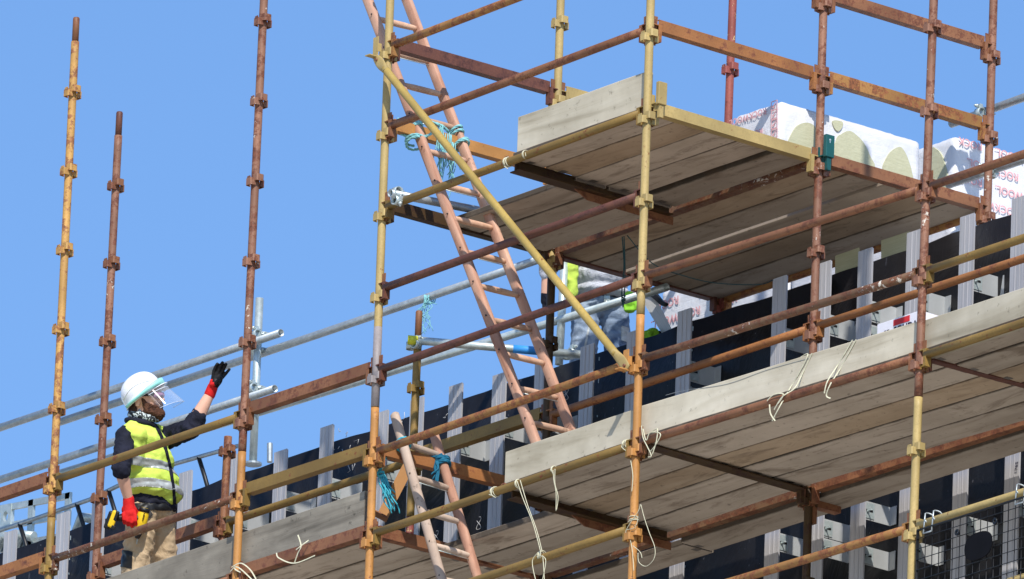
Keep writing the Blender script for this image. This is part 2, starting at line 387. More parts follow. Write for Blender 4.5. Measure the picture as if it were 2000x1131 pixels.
# helping-hand brackets between rail and wall
BRK = []
for (x, y, Y) in [(200, 1115, 1.75), (365, 1046, 1.75), (478, 1020, 1.75), (558, 990, 1.75), (649, 965, 1.75), (904, 880, 1.75), (989, 846, 1.75), (1110, 820, 1.75), (1349, 737, 1.75), (1445, 705, 1.75),
                  (1538, 672, 1.75), (1613, 650, 1.75), (1704, 620, 1.75), (1810, 595, 1.75), (1902, 560, 1.75),
                  (1527, 1065, 1.72), (1604, 1040, 1.72), (1627, 1070, 1.72), (1693, 1003, 1.72), (1690, 1091, 1.72), (1795, 1078, 1.72), (1884, 1035, 1.72), (1967, 1005, 1.72), (1720, 609, 1.75), (820, 905, 1.75), (745, 935, 1.75)]:
    q = onY(x, y, Y); i = min(range(len(RX)), key=lambda k: abs(RX[k]+0.03-q.x)); BRK.append((RX[i], q.z, i))
seen = []
for (x, z, i) in sorted(BRK):
    if any(abs(x-a) < 0.05 and abs(z-c) < 0.11 for a, c in seen): z -= 0.16
    seen.append((x, z))
    big = z < 0.6
    row = 'upper' if z > 0.6 else 'lower'
    k = sum(1 for a, c in seen if abs(a-x) < 0.02 and (c > 0.6) == (z > 0.6))
    lab = 'grey metal bracket fixing %s wall rail, %s row below %s' % ('the '+names_l[i-1]+' ' if i else 'a', row, 'the roof edge' if row == 'upper' else 'the walkway')
    if k == 2 and row == 'upper': lab = 'second grey bracket on %s wall rail, in the row just below the roof edge' % names_l[i-1]
    elif k == 3: lab = 'third and lowest grey bracket stacked on %s wall rail, below the walkway' % names_l[i-1]
    elif k > 1: lab = 'second of two stacked grey brackets on %s wall rail, below the walkway' % names_l[i-1]
    r = empty('wall_bracket', lab, 'bracket', 'brackets holding the cladding rails', Matrix.Translation((x+0.0085, RY+0.03, z)))
    H = 0.125 if not big else 0.11
    b = MB(); b.box((0.0, 0.105, 0), (0.004, 0.205, H)); b.box((0.028, 0.2065, 0), (0.052, 0.004, H)); obj('side_plate', b, M['zinc'], r)
    b = MB(); b.box((0.0045, 0.045, 0), (0.004, 0.075, H*0.82)); obj('slide_plate', b, M['galvpale'], r)
    b = MB(); b.box((0.008, 0.045, 0.0), (0.0015, 0.05, 0.012)); b.box((0.008, 0.012, 0.03), (0.0015, 0.004, 0.02)); b.box((0.008, 0.012, -0.03), (0.0015, 0.004, 0.02)); obj('slot', b, M['black'], r)
    b = MB(); b.path([(0.004, 0.03, -0.005), (0.05, 0.03, -0.005)], 0.004, 8); b.path([(0.009, 0.03, -0.005), (0.016, 0.03, -0.005)], 0.009, 6); obj('bolt', b, M['galvpale'], r)

# ------------------------------------------------------------ scaffold nodes
LV = 0.495
ROWY = {0: 0.0, 1: 1.2672, 2: 2.5386}
fits = {  # column: (x at level 0, drift per level, z offset, z step correction)
 ('S0', 0): (0.0, 0.0, 0, 0), ('S1', 0): (1.203, 0.0032, 0.002, -0.0012), ('S3', 0): (3.030, 0.0048, 0.006, -0.0012), ('S4', 0): (4.284, -0.0016, -0.001, -0.0012),
 ('S5', 0): (6.690, -0.001, 0.023, -0.0006), ('S6', 0): (9.152, 0.0078, -0.013, -0.0055), ('S7', 0): (11.59, 0.006, -0.01, -0.004),
 ('S0', 1): (-0.039, 0.006, -0.013, 0), ('S1', 1): (1.205, 0.009, 0.0, 0.003), ('S3', 1): (3.025, 0.0035, 0.007, 0), ('S4', 1): (4.286, -0.0018, 0.008, -0.0015),
 ('S5', 1): (6.694, 0.0, 0.008, 0), ('S6', 1): (9.15, 0.002, 0.0, 0), ('S4', 2): (4.28, 0.004, 0.005, 0), ('S5', 2): (6.684, 0.0024, 0.024, -0.004)}
def node(s, row, lv):
    a, b_, c, d = fits[(s, row)]
    return Vector((a+b_*lv, ROWY[row], LV*lv+c+d*lv))
RAD = 0.02415

# ---- shared meshes
def pressing_mesh():      # one V pressing on the +X side of a tube: a bent strap standing off the tube
    b = MB(); w2 = 0.029; o1 = 0.020; o2 = 0.052; t = 0.006
    ol = [(o1-0.004, w2), (o2-0.006, w2-0.003), (o2, w2-0.010), (o2, -w2+0.010), (o2-0.006, -w2+0.003), (o1-0.004, -w2),
          (o1-0.004, -w2+t), (o2-0.009, -w2+t+0.003), (o2-t, -w2+0.013), (o2-t, w2-0.013), (o2-0.009, w2-t-0.003), (o1-0.004, w2-t)]
    b.prism(ol, -0.021, 0.021); return b.mesh('pressing')
PRESS = pressing_mesh()
pm_cache = {}
def shared(me, key, mat):
    k = (key, mat.name)
    if k not in pm_cache:
        c = me.copy(); c.materials.clear(); c.materials.append(mat); pm_cache[k] = c
    return pm_cache[k]
def wedge_mesh():
    b = MB(); ol = [(-0.012, -0.085), (0.010, -0.085), (0.019, 0.075), (0.019, 0.09), (-0.013, 0.09)]
    b.prism([(x, z) for x, z in ol], -0.003, 0.003, Matrix.Rotation(PI/2, 4, 'X')); return b.mesh('wedge')
WEDGE = wedge_mesh()
def bracket_mesh():       # C shaped end plate of a ledger, tube side towards +x
    b = MB()
    b.box((0.030, 0, 0.030), (0.062, 0.040, 0.006)); b.box((0.030, 0, -0.066), (0.062, 0.040, 0.006))
    b.box((0.057, 0.0, -0.018), (0.006, 0.042, 0.098)); b.box((0.047, 0.018, -0.018), (0.020, 0.004, 0.09)); b.box((0.047, -0.018, -0.018), (0.020, 0.004, 0.09))
    b.box((0.010, 0.017, -0.066), (0.03, 0.005, 0.03)); b.box((0.010, -0.017, -0.066), (0.03, 0.005, 0.03))
    return b.mesh('end_bracket')
BRACK = bracket_mesh()

used_levels = {}
def standard(s, row, l0, l1, z0, z1, mat, label, spigot=None, press_mat=None, extra=None):
    """one upright tube between heights z0 and z1, V pressings at levels l0..l1"""
    def at(z): a, b_, c, d = fits[(s, row)]; return Vector((a+b_*(z-c)/(LV+d), ROWY[row], z))
    A, B = at(z0), at(z1)
    r = empty('scaffold_standard', label, 'scaffold pole', 'scaffold uprights', Matrix.Translation(A))
    b = MB(); n = 40; pts = [at(z0+(z1-z0)*k/n)-A for k in range(n+1)]
    b.path(pts, RAD, 20)
    if extra is None: obj('tube', b, M[mat], r)
    else:
        zc, m2 = extra; b = MB(); b.path([at(z0)-A, at(zc)-A], RAD, 20); obj('tube', b, M[mat], r)
        b = MB(); b.path([at(zc)-A, at(z1)-A], RAD, 20); obj('painted_tube_length', b, M[m2], r)
    if spigot:
        b = MB(); b.path([at(z1-0.01)-A, at(z1+spigot-0.008)-A, at(z1+spigot)-A], [0.0205, 0.0205, 0.0175], 16); sp = obj('spigot', b, M['rust'] if mat != 'brown' else M['purple'], r)
        b = MB(); c = at(z1+spigot*0.72)-A; dv = (CAM-A).normalized(); dv.z = 0; dv.normalize()
        b.path([c+dv*0.012+Vector((-.01, 0, 0)), c+dv*0.0212+Vector((-.01, 0, 0))], 0.006, 10); obj('pin_hole', b, M['black'], sp)
    pmx = M[press_mat or mat]
    for lv in range(l0, l1+1):
        c = node(s, row, lv)-A
        for k in range(4):
            zz = 0.0125 if k % 2 == 0 else -0.0125
            o = link('pressing', shared(PRESS, 'press', pmx), None, r)
            o.location = c+Vector((0, 0, zz)); o.rotation_euler = (0, 0, k*PI/2)
    return r
RX2 = {}
def beam_ends(root, L, mat, upright=True):
    for k in (0, 1):
        e = link('end_bracket', shared(BRACK, 'br', M[mat]), None, root)
        e.location = (0.012, 0, -0.002) if k == 0 else (L-0.012, 0, -0.002)
        if k: e.rotation_euler = (0, 0, PI)
        wd = link('wedge', shared(WEDGE, 'wd', M['rust']), None, root)
        wd.location = (0.034, 0, -0.01+random.uniform(0, .012)) if k == 0 else (L-0.034, 0, -0.01+random.uniform(0, .012))
        if k: wd.rotation_euler = (0, 0, PI)
def ledger(a, b_, mat, label, dz=0.048, group='tubular ledgers of the scaffold'):
    A = a+Vector((0, 0, dz)); B = b_+Vector((0, 0, dz)); L = (B-A).length
    r = empty('ledger', label, 'scaffold pole', group, frame(A, B))
    q = MB(); q.path([(0.055+(L-0.11)*k/6, 0, 0) for k in range(7)], RAD, 18); obj('tube', q, M[mat], r)
    beam_ends(r, L, mat); return r
def transom(a, b_, mat, label, dz=0.048, group='angle section transoms of the scaffold', flip=1, ends=True, name='transom', shape='L'):
    """pressed angle section: vertical web with a flange along its foot and a rolled lip on top"""
    A = a+Vector((0, 0, dz)); B = b_+Vector((0, 0, dz)); L = (B-A).length
    r = empty(name, label, 'scaffold beam', group, frame(A, B))
    prof = [(-0.046, 0.0), (0.046, 0.0), (0.046, 0.007), (0.006, 0.007), (0.006, 0.062), (0.016, 0.062), (0.016, 0.068), (-0.016, 0.068), (-0.016, 0.062), (-0.006, 0.062), (-0.006, 0.007), (-0.046, 0.007)]
    if shape == 'L': prof = [(-0.006, 0.0), (0.050, 0.0), (0.050, 0.006), (0.001, 0.006), (0.001, 0.064), (0.012, 0.064), (0.012, 0.069), (-0.006, 0.069)]
    mt = Matrix(((0, 0, 1, 0), (1, 0, 0, 0), (0, 1, 0, 0), (0, 0, 0, 1)))
    q = MB(); q.prism(prof, 0.062, L-0.062, mt); obj('beam', q, M[mat], r, 0.0012)
    if ends: beam_ends(r, L, mat)
    return r

# uprights ------------------------------------------------ (label, where joints change colour)
standard('S1', 0, 2, 7, 0.81, 3.776, 'golden', 'golden rust-speckled upright with a bare spigot on top, tallest at the far left', 0.152)
standard('S1', 0, -3, 1, -1.9, 0.806, 'ochre', 'ochre lower length of the leftmost tall upright, at the left edge bottom')
standard('S0', 1, 2, 7, 0.6, 3.77, 'brown', 'dark rusty upright with spigot on top, just left of the worker in the white helmet', 0.152, 'rust')
standard('S0', 1, -2, 1, -1.9, 0.596, 'rust', 'rusted lower upright behind the angle bars at the bottom left, below the drill')
standard('S3', 0, 2, 9, 0.82, 5.2, 'brown', 'tall brown upright beside the raised black glove, running off the top', None)
standard('S3', 0, -3, 1, -1.9, 0.816, 'orange', 'orange lower upright right of the worker, under the brown length', None)
standard('S1', 1, -2, 3, -1.9, 1.586, 'rust', 'short rusted inner upright with an open top, right behind the worker', None)
standard('S3', 1, 2, 3, 0.70, 1.80, 'ochre', 'ochre inner upright with a brown spigot and a yellow-capped pipe clamped to it', 0.167)
standard('S3', 1, -2, 1, -1.9, 0.696, 'red', 'pinkish red lower inner upright seen between the lower ladder stiles', None)
standard('S4', 0, 2, 9, 0.815, 5.2, 'sand', 'sand yellow upright with grey painted foot beside the long ladder, running off the top', None, None, None)
standard('S4', 0, -3, 1, -1.9, 0.811, 'orange', 'bright orange lower upright left of the lower ladder', None)
standard('S4', 1, 4, 9, 1.905, 5.2, 'sand', 'sand yellow upright behind the ladder, above the upper toe board', None)
standard('S4', 1, -2, 3, -1.9, 1.90, 'dark', 'dark shaded inner upright under the upper platform, beside the blue jeans', None)  # deck shade is put into this length's colour, below the sand one
standard('S5', 0, 2, 9, 0.835, 5.2, 'sand', 'pale yellow corner upright of the upper platform, carrying the tan clamp', None)
standard('S5', 0, -3, 1, -1.9, 0.831, 'orange', 'orange upright below the pale yellow one, with white cord tangled round it', None)
standard('S5', 1, 2, 9, 0.80, 5.2, 'brown', 'brown upright with the teal clamp on it, in the middle of the platform edge', None)
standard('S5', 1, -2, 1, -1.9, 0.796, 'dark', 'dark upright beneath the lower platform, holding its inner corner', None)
standard('S6', 0, 0, 9, -0.195, 5.2, 'brown', 'smooth brown upright at the joint of two toe boards, nearest to the right edge', None)
standard('S6', 0, -5, -1, -2.4, -0.199, 'sand', 'yellow lower upright beside the black wire mesh', None)
standard('S4', 2, 4, 9, 1.925, 5.2, 'red', 'red and cream flaking upright behind the insulation packs', None)
standard('S5', 2, 4, 9, 1.925, 5.2, 'brown', 'brown rear upright with grey pipes clamped to it, before the printed white pack', None)
standard('S7', 0, -4, 3, -2.2, 1.9, 'brown', 'brown upright just beyond the right edge of the photo', None)
standard('S0', 0, -2, 3, -1.5, 1.9, 'golden', 'golden upright just beyond the left edge of the photo', None)
standard('S6', 1, -2, 3, -1.9, 1.9, 'rust', 'rusted inner upright just beyond the right edge of the photo', None)
# grey painted stretch of the S4 upright: a sleeve of paint is part of the tube
a_ = [o for o in bpy.data.objects if o.name.startswith('scaffold_standard') and 'grey painted foot' in o.get('label', '')][0]
q = MB(); z0_, z1_ = 0.8165, 1.30; A_ = a_.matrix_world.translation
bb = lambda z: Vector((4.284-0.0016*z/LV, 0, z))-Vector((4.284-0.0016*0.815/LV, 0, 0.815))
q.path([bb(z0_), bb(z1_)], RAD+0.0006, 20); obj('painted_tube_length', q, M['lavender'], a_)
for ch in a_.children:
    if ch.name.startswith('pressing') and ch.location.z < 0.3: ch.data = shared(PRESS, 'press', M['lavender'])

N = node
# ledgers
ledger(N('S1',0,2), N('S3',0,2), 'mustard', 'mustard tube guard rail crossing the worker at chest height')
ledger(N('S1',0,1), N('S3',0,1), 'rustwhite', 'brown plaster-splashed tube crossing the worker at thigh height')
ledger(N('S1',0,0), N('S3',0,0), 'rust', 'rusted tube at the worker’s feet level, at the bottom left')
ledger(N('S4',0,6), N('S5',0,6), 'rustgold', 'topmost golden brown ledger running off the top right of the long ladder')
ledger(N('S4',0,5), N('S5',0,5), 'rust', 'rust brown ledger from the ladder lashing up to the corner upright, against the sky')
ledger(N('S4',0,4), N('S5',0,4), 'mustard', 'mustard ledger carrying the edge of the upper platform toe board')
ledger(N('S4',0,3), N('S5',0,3), 'purple', 'dark brown ledger crossing both stiles just below the upper platform')
ledger(N('S4',0,2), N('S5',0,2), 'purple', 'purple brown ledger crossing in front of the worker in jeans')
ledger(N('S4',0,1), N('S5',0,1), 'rustgold', 'brown ledger meeting the foot of the diagonal brace')
ledger(N('S4',0,0), N('S5',0,0), 'mustard', 'mustard ledger under the left toe board of the lower platform, with white ties')
ledger(N('S4',0,-1), N('S5',0,-1), 'mustard', 'yellow ledger below the lower platform, knotted with white cord at its middle')
ledger(N('S5',0,2), N('S6',0,2), 'rust', 'brown ledger passing in front of the underside of the upper platform')
ledger(N('S5',0,1), N('S6',0,1), 'rustwhite', 'plaster-spattered ledger right of the corner upright')
ledger(N('S5',0,0), N('S6',0,0), 'rust', 'brown ledger under the long pale toe board with straps over it')
ledger(N('S5',0,-2), N('S6',0,-2), 'rustgold', 'orange rust ledger at the bottom, left of the black mesh')
ledger(N('S6',0,2), N('S7',0,2), 'rust', 'brown ledger running off the right edge in front of the printed white pack')
ledger(N('S6',0,1), N('S7',0,1), 'mustard', 'olive yellow ledger running off the right edge above the orange one')
ledger(N('S6',0,0), N('S7',0,0), 'mustard', 'olive yellow ledger under the rightmost toe board')
ledger(N('S6',0,-2), N('S7',0,-2), 'sand', 'pale yellow ledger from which the black mesh hangs')
ledger(N('S6',0,-3), N('S7',0,-3), 'sand', 'yellow ledger crossing the bottom right corner behind the mesh')
ledger(N('S1',1,2), N('S3',1,2), 'mustard', 'mustard inner ledger passing behind the orange upright near the wall brackets')
ledger(N('S4',1,2), N('S5',1,2), 'orange2', 'long orange inner ledger before the black wall, left of the brown middle upright')
ledger(N('S5',1,2), N('S6',1,2), 'orange2', 'reddish orange inner ledger before the black wall, running off to the right')
ledger(N('S4',2,4), N('S5',2,4), 'rustgold', 'golden brown rear ledger under the wall side of the upper platform')
# angle sections along the front
GA = 'short angle bars along the scaffold'
transom(N('S0',0,2), N('S1',0,2), 'rust', 'rusty angle bar ending at the leftmost golden upright, upper of two', group=GA)
transom(N('S0',0,1), N('S1',0,1), 'orange2', 'orange angle bar ending at the leftmost golden upright, lower of two', group=GA)
transom(N('S3',0,2), N('S4',0,2), 'rust', 'rusty angle bar against the sky, right of the raised glove', group=GA)
transom(N('S3',0,1), N('S4',0,1), 'mustard', 'mustard angle bar before the black wall, between two orange uprights', group=GA)
transom(N('S3',0,0), N('S4',0,0), 'rust', 'rusted angle bar under the grey grained toe board', group=GA)
transom(N('S0',1,2), N('S1',1,2), 'rust', 'rusted angle bar behind the legs of the worker', group=GA)
transom(N('S3',1,2), N('S4',1,2), 'ochre', 'ochre angle bar behind the tops of the lower ladder', group=GA)
transom(N('S4',1,4), N('S5',1,4), 'rustwhite', 'dark red angle bar under the middle of the upper platform', group=GA, dz=0.048)
transom(N('S4',1,0), N('S5',1,0), 'rustwhite', 'dark angle bar under the inner edge of the lower platform, left part', group=GA, dz=0.048)
transom(N('S5',1,0), N('S6',1,0), 'rust', 'rust coloured angle bar under the inner edge of the lower platform, right part', group=GA, dz=0.048)
transom(N('S3',1,0), N('S4',1,0), 'rust', 'dark angle bar under the boards behind the lower ladder', group=GA, dz=0.0)
transom(N('S1',1,0), N('S3',1,0), 'rust', 'dark angle bar under the inner boards at the bottom left', group=GA, dz=0.0)
# transoms across
transom(N('S4',0,6), N('S4',1,6), 'purple', 'dark rusty transom crossing behind the top of the diagonal brace')
transom(N('S4',0,5), N('S4',1,5), 'orange', 'orange transom to which the long ladder is lashed')
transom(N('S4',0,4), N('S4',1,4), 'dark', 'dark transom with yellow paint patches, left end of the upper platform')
transom(N('S4',0,1), N('S4',1,1), 'orange2', 'orange transom to which the lower ladder is lashed')
transom(N('S4',0,0), N('S4',1,0), 'rust', 'rust red transom crossing behind the lower ladder at platform level')
transom(N('S4',1,6), N('S4',2,6), 'sand', 'short golden transom end showing above the upper toe board')
transom(N('S4',1,4), N('S4',2,4), 'purple', 'dark transom under the upper platform above the worker in jeans')
transom(N('S5',0,6), N('S5',1,6), 'rust', 'rusty transom cut by the top edge, left of the middle brown upright')
transom(N('S5',0,5), N('S5',1,5), 'orange2', 'orange brown guard transom against the sky, right of the corner upright')
transom(N('S5',0,4), N('S5',1,4), 'sand', 'yellow transom along the right edge of the upper platform')
transom(N('S5',0,0), N('S5',1,0), 'dark', 'dark transom crossing under the middle of the lower platform', shape='T')
transom(N('S5',1,6), N('S5',2,6), 'rust', 'rusty transom at the top right corner against the sky')
transom(N('S5',1,5), N('S5',2,5), 'rustgold', 'gold flecked rusty guard transom above the white packs')
transom(N('S5',1,4), N('S5',2,4), 'rust', 'rusty transom below the torn white pack, rear half of the platform edge')
transom(N('S6',0,0), N('S6',1,0), 'purple', 'dark transom under the lower platform at the right edge')
transom(N('S3',0,0), N('S3',1,0), 'rust', 'rusted transom at deck level right of the worker')
transom(N('S1',0,0), N('S1',1,0), 'rust', 'rusted transom at deck level under the worker')
for (X_, lv, lab) in [(5.42, 4, 'dark hung transom at the left end of the outer upper boards'), (5.50, 0, 'dark hung transom at the left end of the outer lower boards')]:
    A = Vector((X_, 0.0, LV*lv+0.018)); B = Vector((X_, 1.2672, LV*lv+0.010))
    r = transom(A, B, 'dark', lab, dz=0.0, ends=False, group='hung intermediate transoms', shape='T')
    q = MB()
    q.prism([(0.50, 0.001), (1.24, 0.001), (1.24, -0.045), (0.60, -0.045)], -0.004, 0.004, Matrix.Rotation(PI/2, 4, 'X') @ Matrix.Translation((0, 0, 0)))
    obj('gusset', q, M['rust'], r)
    for xx in (0.0, 1.2672):
        q = MB(); q.path([(xx, RAD*1.25*math.cos(t), 0.043+RAD*1.25*math.sin(t)) for t in [PI*k/8 for k in range(9)]], 0.006, 8); obj('hook', q, M['rust'], r)
# hop-up brackets towards the wall
for s_, lab in (('S5', 'short rusted bracket jutting to the wall from the dark upright under the lower platform'), ('S4', 'short rusted bracket jutting to the wall behind the lower ladder')):
    A = N(s_, 1, 0)+Vector((0, 0, -0.02)); r = transom(A, A+Vector((0, 0.30, 0)), 'rust', lab, dz=0.0, ends=False, group='hop-up brackets', name='hop_up_bracket')
    q = MB(); q.box((0.03, 0, -0.05), (0.03, 0.05, 0.12)); obj('end_bracket', q, M['rust'], r)

# ------------------------------------------------------------ diagonal brace
A = onY(733, 112, -0.075); B = onY(1226, 720, -0.075)
r = empty('diagonal_brace', 'olive yellow diagonal brace with flattened ends, sloping down to the corner upright', 'scaffold pole', None, frame(A, B))
L = (B-A).length; q = MB(); q.path([(0.13, 0, 0), (0.17, 0, 0), (L-0.19, 0, 0), (L-0.15, 0, 0)], [0.021, 0.0235, 0.0235, 0.021], 20); obj('tube', q, rusty('olive_brace_paint', (176, 150, 82), 0.1, splash=0.1), r)
for x0, x1 in ((0.16, 0.0), (L-0.18, L)):
    q = MB(); sgn = 1 if x1 > x0 else -1; vs = []; n = 8
    for k in range(n+1):
        t = k/n; x = x0+(x1-x0)*t; wv = 0.021+0.012*min(1, t*2.2)-(0.010*max(0, t-0.7)/0.3); hh = 0.021*(1-min(1, t*2.2))+0.0045
        vs.append([(x, hh*math.sin(a), wv*math.cos(a)) for a in [2*PI*j/14 for j in range(14)]])
    vv = [p for ring in vs for p in ring]
    q.add(vv, [(i*14+j, i*14+(j+1) % 14, (i+1)*14+(j+1) % 14, (i+1)*14+j) for i in range(n) for j in range(14)]+[tuple(n*14+j for j in range(14))], True)
    e = obj('flattened_end', q, M['sand'], r)
    q = MB(); xm = x1-sgn*0.03; q.path([(xm, -0.016, 0), (xm, 0.016, 0)], 0.010, 6); obj('bolt', q, M['rust'], e)
for (n_, px_, py_) in ((N('S4',0,6), 752, 100), (N('S5',0,1), 1237, 708)):
    q = MB(); c = n_-A; mt = frame(A, B).inverted()
    cc = mt @ (n_+Vector((-0.03, -0.07, 0.035)));  cm = Matrix.Translation(cc) @ mt.to_3x3().to_4x4()
    q.box((0, 0, 0), (0.045, 0.006, 0.13), cm); q.box((0.0, -0.03, -0.058), (0.045, 0.06, 0.006), cm); q.box((0.02, 0.01, 0), (0.006, 0.03, 0.05), cm)
    obj('clip_plate', q, M['sand'] if n_.z > 1 else M['orange'], r)

# ------------------------------------------------------------ planks
def plank(x0, x1, yc, z, mat, label, cat, name, wid=0.231, thk=0.038, group=None, tilt=0.0, upright=False, ends=True, dyaw=0.0, tip=0.0):
    L = x1-x0
    z += random.uniform(-.0025, .0025) if not upright else 0
    mt = Matrix.Translation((x0, yc, z)) @ Matrix.Rotation(dyaw, 4, 'Z') @ Matrix.Rotation(tip, 4, 'Y') @ Matrix.Rotation(tilt, 4, 'X')
    r = empty(name, label, cat, group, mt)
    n = max(6, int(L*8)); vs = []; hw, ht = wid/2, thk/2
    sd = random.uniform(0, 99)
    if upright: hw, ht = ht, hw
    prof = [(-hw+0.006, -ht), (hw-0.006, -ht), (hw, -ht+0.006), (hw, ht-0.005), (hw-0.005, ht), (-hw+0.005, ht), (-hw, ht-0.005), (-hw, -ht+0.006)]
    for k in range(n+1):
        t = k/n; x = L*t; wv = 0.003*noise.noise(Vector((t*3, sd, 0)))
        vs += [(x+(0.003*noise.noise(Vector((p[0]*40, p[1]*40, sd))) if k in (0, n) else 0), p[0]*(1+0.012*noise.noise(Vector((t*6, sd, 5)))), p[1]+wv) for p in prof]
    q = MB(); q.add(vs, [(k*8+j, k*8+(j+1) % 8, (k+1)*8+(j+1) % 8, (k+1)*8+j) for k in range(n) for j in range(8)]+[tuple(range(8)), tuple(n*8+j for j in range(8))], False)
    if upright:
        me = q.mesh('plank')
    obj('plank', q, M[mat], r)
    if ends:
        for xx in (0.0, L):
            q = MB(); s2 = 1 if xx == 0 else -1
            q.box((xx-s2*0.0015, 0, 0), (0.002, 2*hw*0.9, 2*ht*0.86))
            if not upright:
                q.box((xx+s2*0.02, 0, -ht-0.0008), (0.04, 2*hw*0.2, 0.0016)); q.box((xx+s2*0.02, 0, ht+0.0012), (0.04, 2*hw*0.2, 0.0016))
            obj('end_band', q, M['band'], r)
    return r
ords = ['outermost', 'second', 'third', 'fourth', 'fifth', 'sixth']
UZ = 4*LV+0.048+0.007+0.022; LZ = 0.048+0.007+0.020
random.seed(11)
# upper platform: outer boards, inner boards
for k in range(5):
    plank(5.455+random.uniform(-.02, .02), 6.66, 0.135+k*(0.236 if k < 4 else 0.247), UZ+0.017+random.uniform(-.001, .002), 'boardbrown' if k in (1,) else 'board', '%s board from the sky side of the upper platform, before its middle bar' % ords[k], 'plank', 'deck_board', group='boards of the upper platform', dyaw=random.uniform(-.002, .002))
for k in range(3):
    plank(4.27+random.uniform(-.02, .02), 5.44, 0.61+k*0.243, UZ+(0.0 if k else 0.002), 'board', '%s short board beside the long ladder at upper platform level, counted from the ladder' % (['first', 'second', 'third'][k]), 'plank', 'deck_board', group='short boards beside the long ladder', dyaw=random.uniform(-.003, .003))
for k in range(5):
    plank(4.24+random.uniform(-.02, .02), 6.66, 1.425+k*0.2405+(-0.008 if k < 2 else 0.022), UZ+0.006+random.uniform(-.001, .001), 'boardunshaded' if k == 2 else 'boardbrown' if k in (0, 3) else 'board', '%s board of the upper platform beyond its middle bar, counted towards the wall' % (['first', 'second', 'third', 'fourth', 'fifth'][k]), 'plank', 'deck_board', group='rear boards of the upper platform', dyaw=random.uniform(-.001, .001))
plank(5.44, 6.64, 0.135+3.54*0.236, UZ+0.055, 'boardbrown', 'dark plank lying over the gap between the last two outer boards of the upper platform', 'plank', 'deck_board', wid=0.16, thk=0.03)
# lower platform
for (x0, x1, nm, dz_, tip) in ((5.50, 6.665, 'short left stretch', 0.012, -0.009), (6.70, 9.12, 'long middle stretch', 0.026, 0.0142), (9.16, 12.0, 'right end', -0.010, -0.001)):
    for k in range(5):
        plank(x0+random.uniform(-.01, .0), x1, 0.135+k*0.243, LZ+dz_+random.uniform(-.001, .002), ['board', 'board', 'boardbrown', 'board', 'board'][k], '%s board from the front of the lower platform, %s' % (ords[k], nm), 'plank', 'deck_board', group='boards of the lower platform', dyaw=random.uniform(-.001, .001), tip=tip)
for k in range(3):
    plank(4.33, 5.48, 0.62+k*0.243, LZ, 'board', '%s short board beside the lower ladder, counted from the ladder' % (['first', 'second', 'third'][k]), 'plank', 'deck_board', group='short boards beside the lower ladder', dyaw=random.uniform(-.003, .003))
for (x0, x1, nm) in ((3.07, 4.25, 'left of the orange upright'), (-0.3, 3.03, 'under the worker')):
    for k in range(5):
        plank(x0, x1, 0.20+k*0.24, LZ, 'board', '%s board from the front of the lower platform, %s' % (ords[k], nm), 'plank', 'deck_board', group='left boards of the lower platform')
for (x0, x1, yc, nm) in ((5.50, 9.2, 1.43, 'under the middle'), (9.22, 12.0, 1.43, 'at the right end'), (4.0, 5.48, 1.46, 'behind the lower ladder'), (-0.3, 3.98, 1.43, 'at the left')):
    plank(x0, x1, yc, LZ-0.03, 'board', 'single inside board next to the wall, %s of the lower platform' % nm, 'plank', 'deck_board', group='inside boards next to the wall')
# toe boards
plank(5.46, 6.63, 0.060, UZ+0.018+0.1125+0.014, 'toe', 'pale toe board on the sky side of the upper platform', 'plank', 'toe_board', upright=True, group='toe boards', wid=0.225)
plank(5.455, 6.64, 0.062, 0.195, 'toe', 'pale short toe board of the lower platform, left of the corner upright', 'plank', 'toe_board', upright=True, group='toe boards', wid=0.215)
plank(6.665, 9.07, 0.064, 0.198, 'toe', 'long pale toe board with white straps hanging over it', 'plank', 'toe_board', upright=True, group='toe boards', wid=0.225, tip=0.016)
plank(9.12, 12.0, 0.060, 0.150, 'toe', 'pale toe board running off the right edge', 'plank', 'toe_board', upright=True, group='toe boards', wid=0.225)
plank(1.3, 4.16, 0.062, 0.215, 'toegrey', 'grey deeply grained toe board in front of the worker’s feet', 'plank', 'toe_board', upright=True, group='toe boards', wid=0.235, tip=-0.006)

# ------------------------------------------------------------ tube coupler
def coupler(p, axis1, axis2, label, near=None):
    """two bands on crossing tubes joined by a block and swing bolts"""
    a1 = Vector(axis1).normalized(); a2 = Vector(axis2).normalized(); nrm = a1.cross(a2).normalized()
    r = empty('tube_coupler', label, 'clamp', 'couplers on the grey pipes', Matrix.Translation(p))
    for k, (ax, off, nm) in enumerate(((a1, 0.026, 'band'), (a2, -0.026, 'band'))):
        q = MB(); c = nrm*off; y = ax.orthogonal().normalized(); z = ax.cross(y)
        q.pipe(c-ax*0.022, c+ax*0.022, 0.0292, 0.0245, 18); o = obj(nm, q, M['galvpale'], r)
        side = (a2 if k == 0 else a1); q = MB(); e = c+side*0.036
        q.box(e, (0.022, 0.022, 0.03)); q.path([e-nrm*0.03, e+nrm*0.045], 0.006, 8); q.path([e+nrm*0.018, e+nrm*0.034], 0.012, 6); obj('swing_bolt', q, M['galvpale'], o)
    q = MB(); q.box((0, 0, 0), (0.03, 0.03, 0.03)); obj('block', q, M['galvpale'], r)
def greytube(a, b_, label, mat='galv', hollow=True, name='guard_pipe', group='grey guard rail pipes'):
    r = empty(name, label, 'pipe', group, frame(a, b_)); L = (Vector(b_)-Vector(a)).length
    q = MB(); q.pipe((0, 0, 0), (L, 0, 0), RAD, 0.0205, 22); obj('pipe', q, M[mat], r)
    return r
X1 = Vector((1, 0, 0)); Z1 = Vector((0, 0, 1)); Y1 = Vector((0, 1, 0))
PYR = 2.03
post_t = onY(507, 583, PYR); post_b = onY(494, 905, PYR)
r = greytube(post_b, post_t, 'upright galvanised post standing on the wall top, right of the raised hand', 'galvpale', name='guard_post', group='guard rail posts')
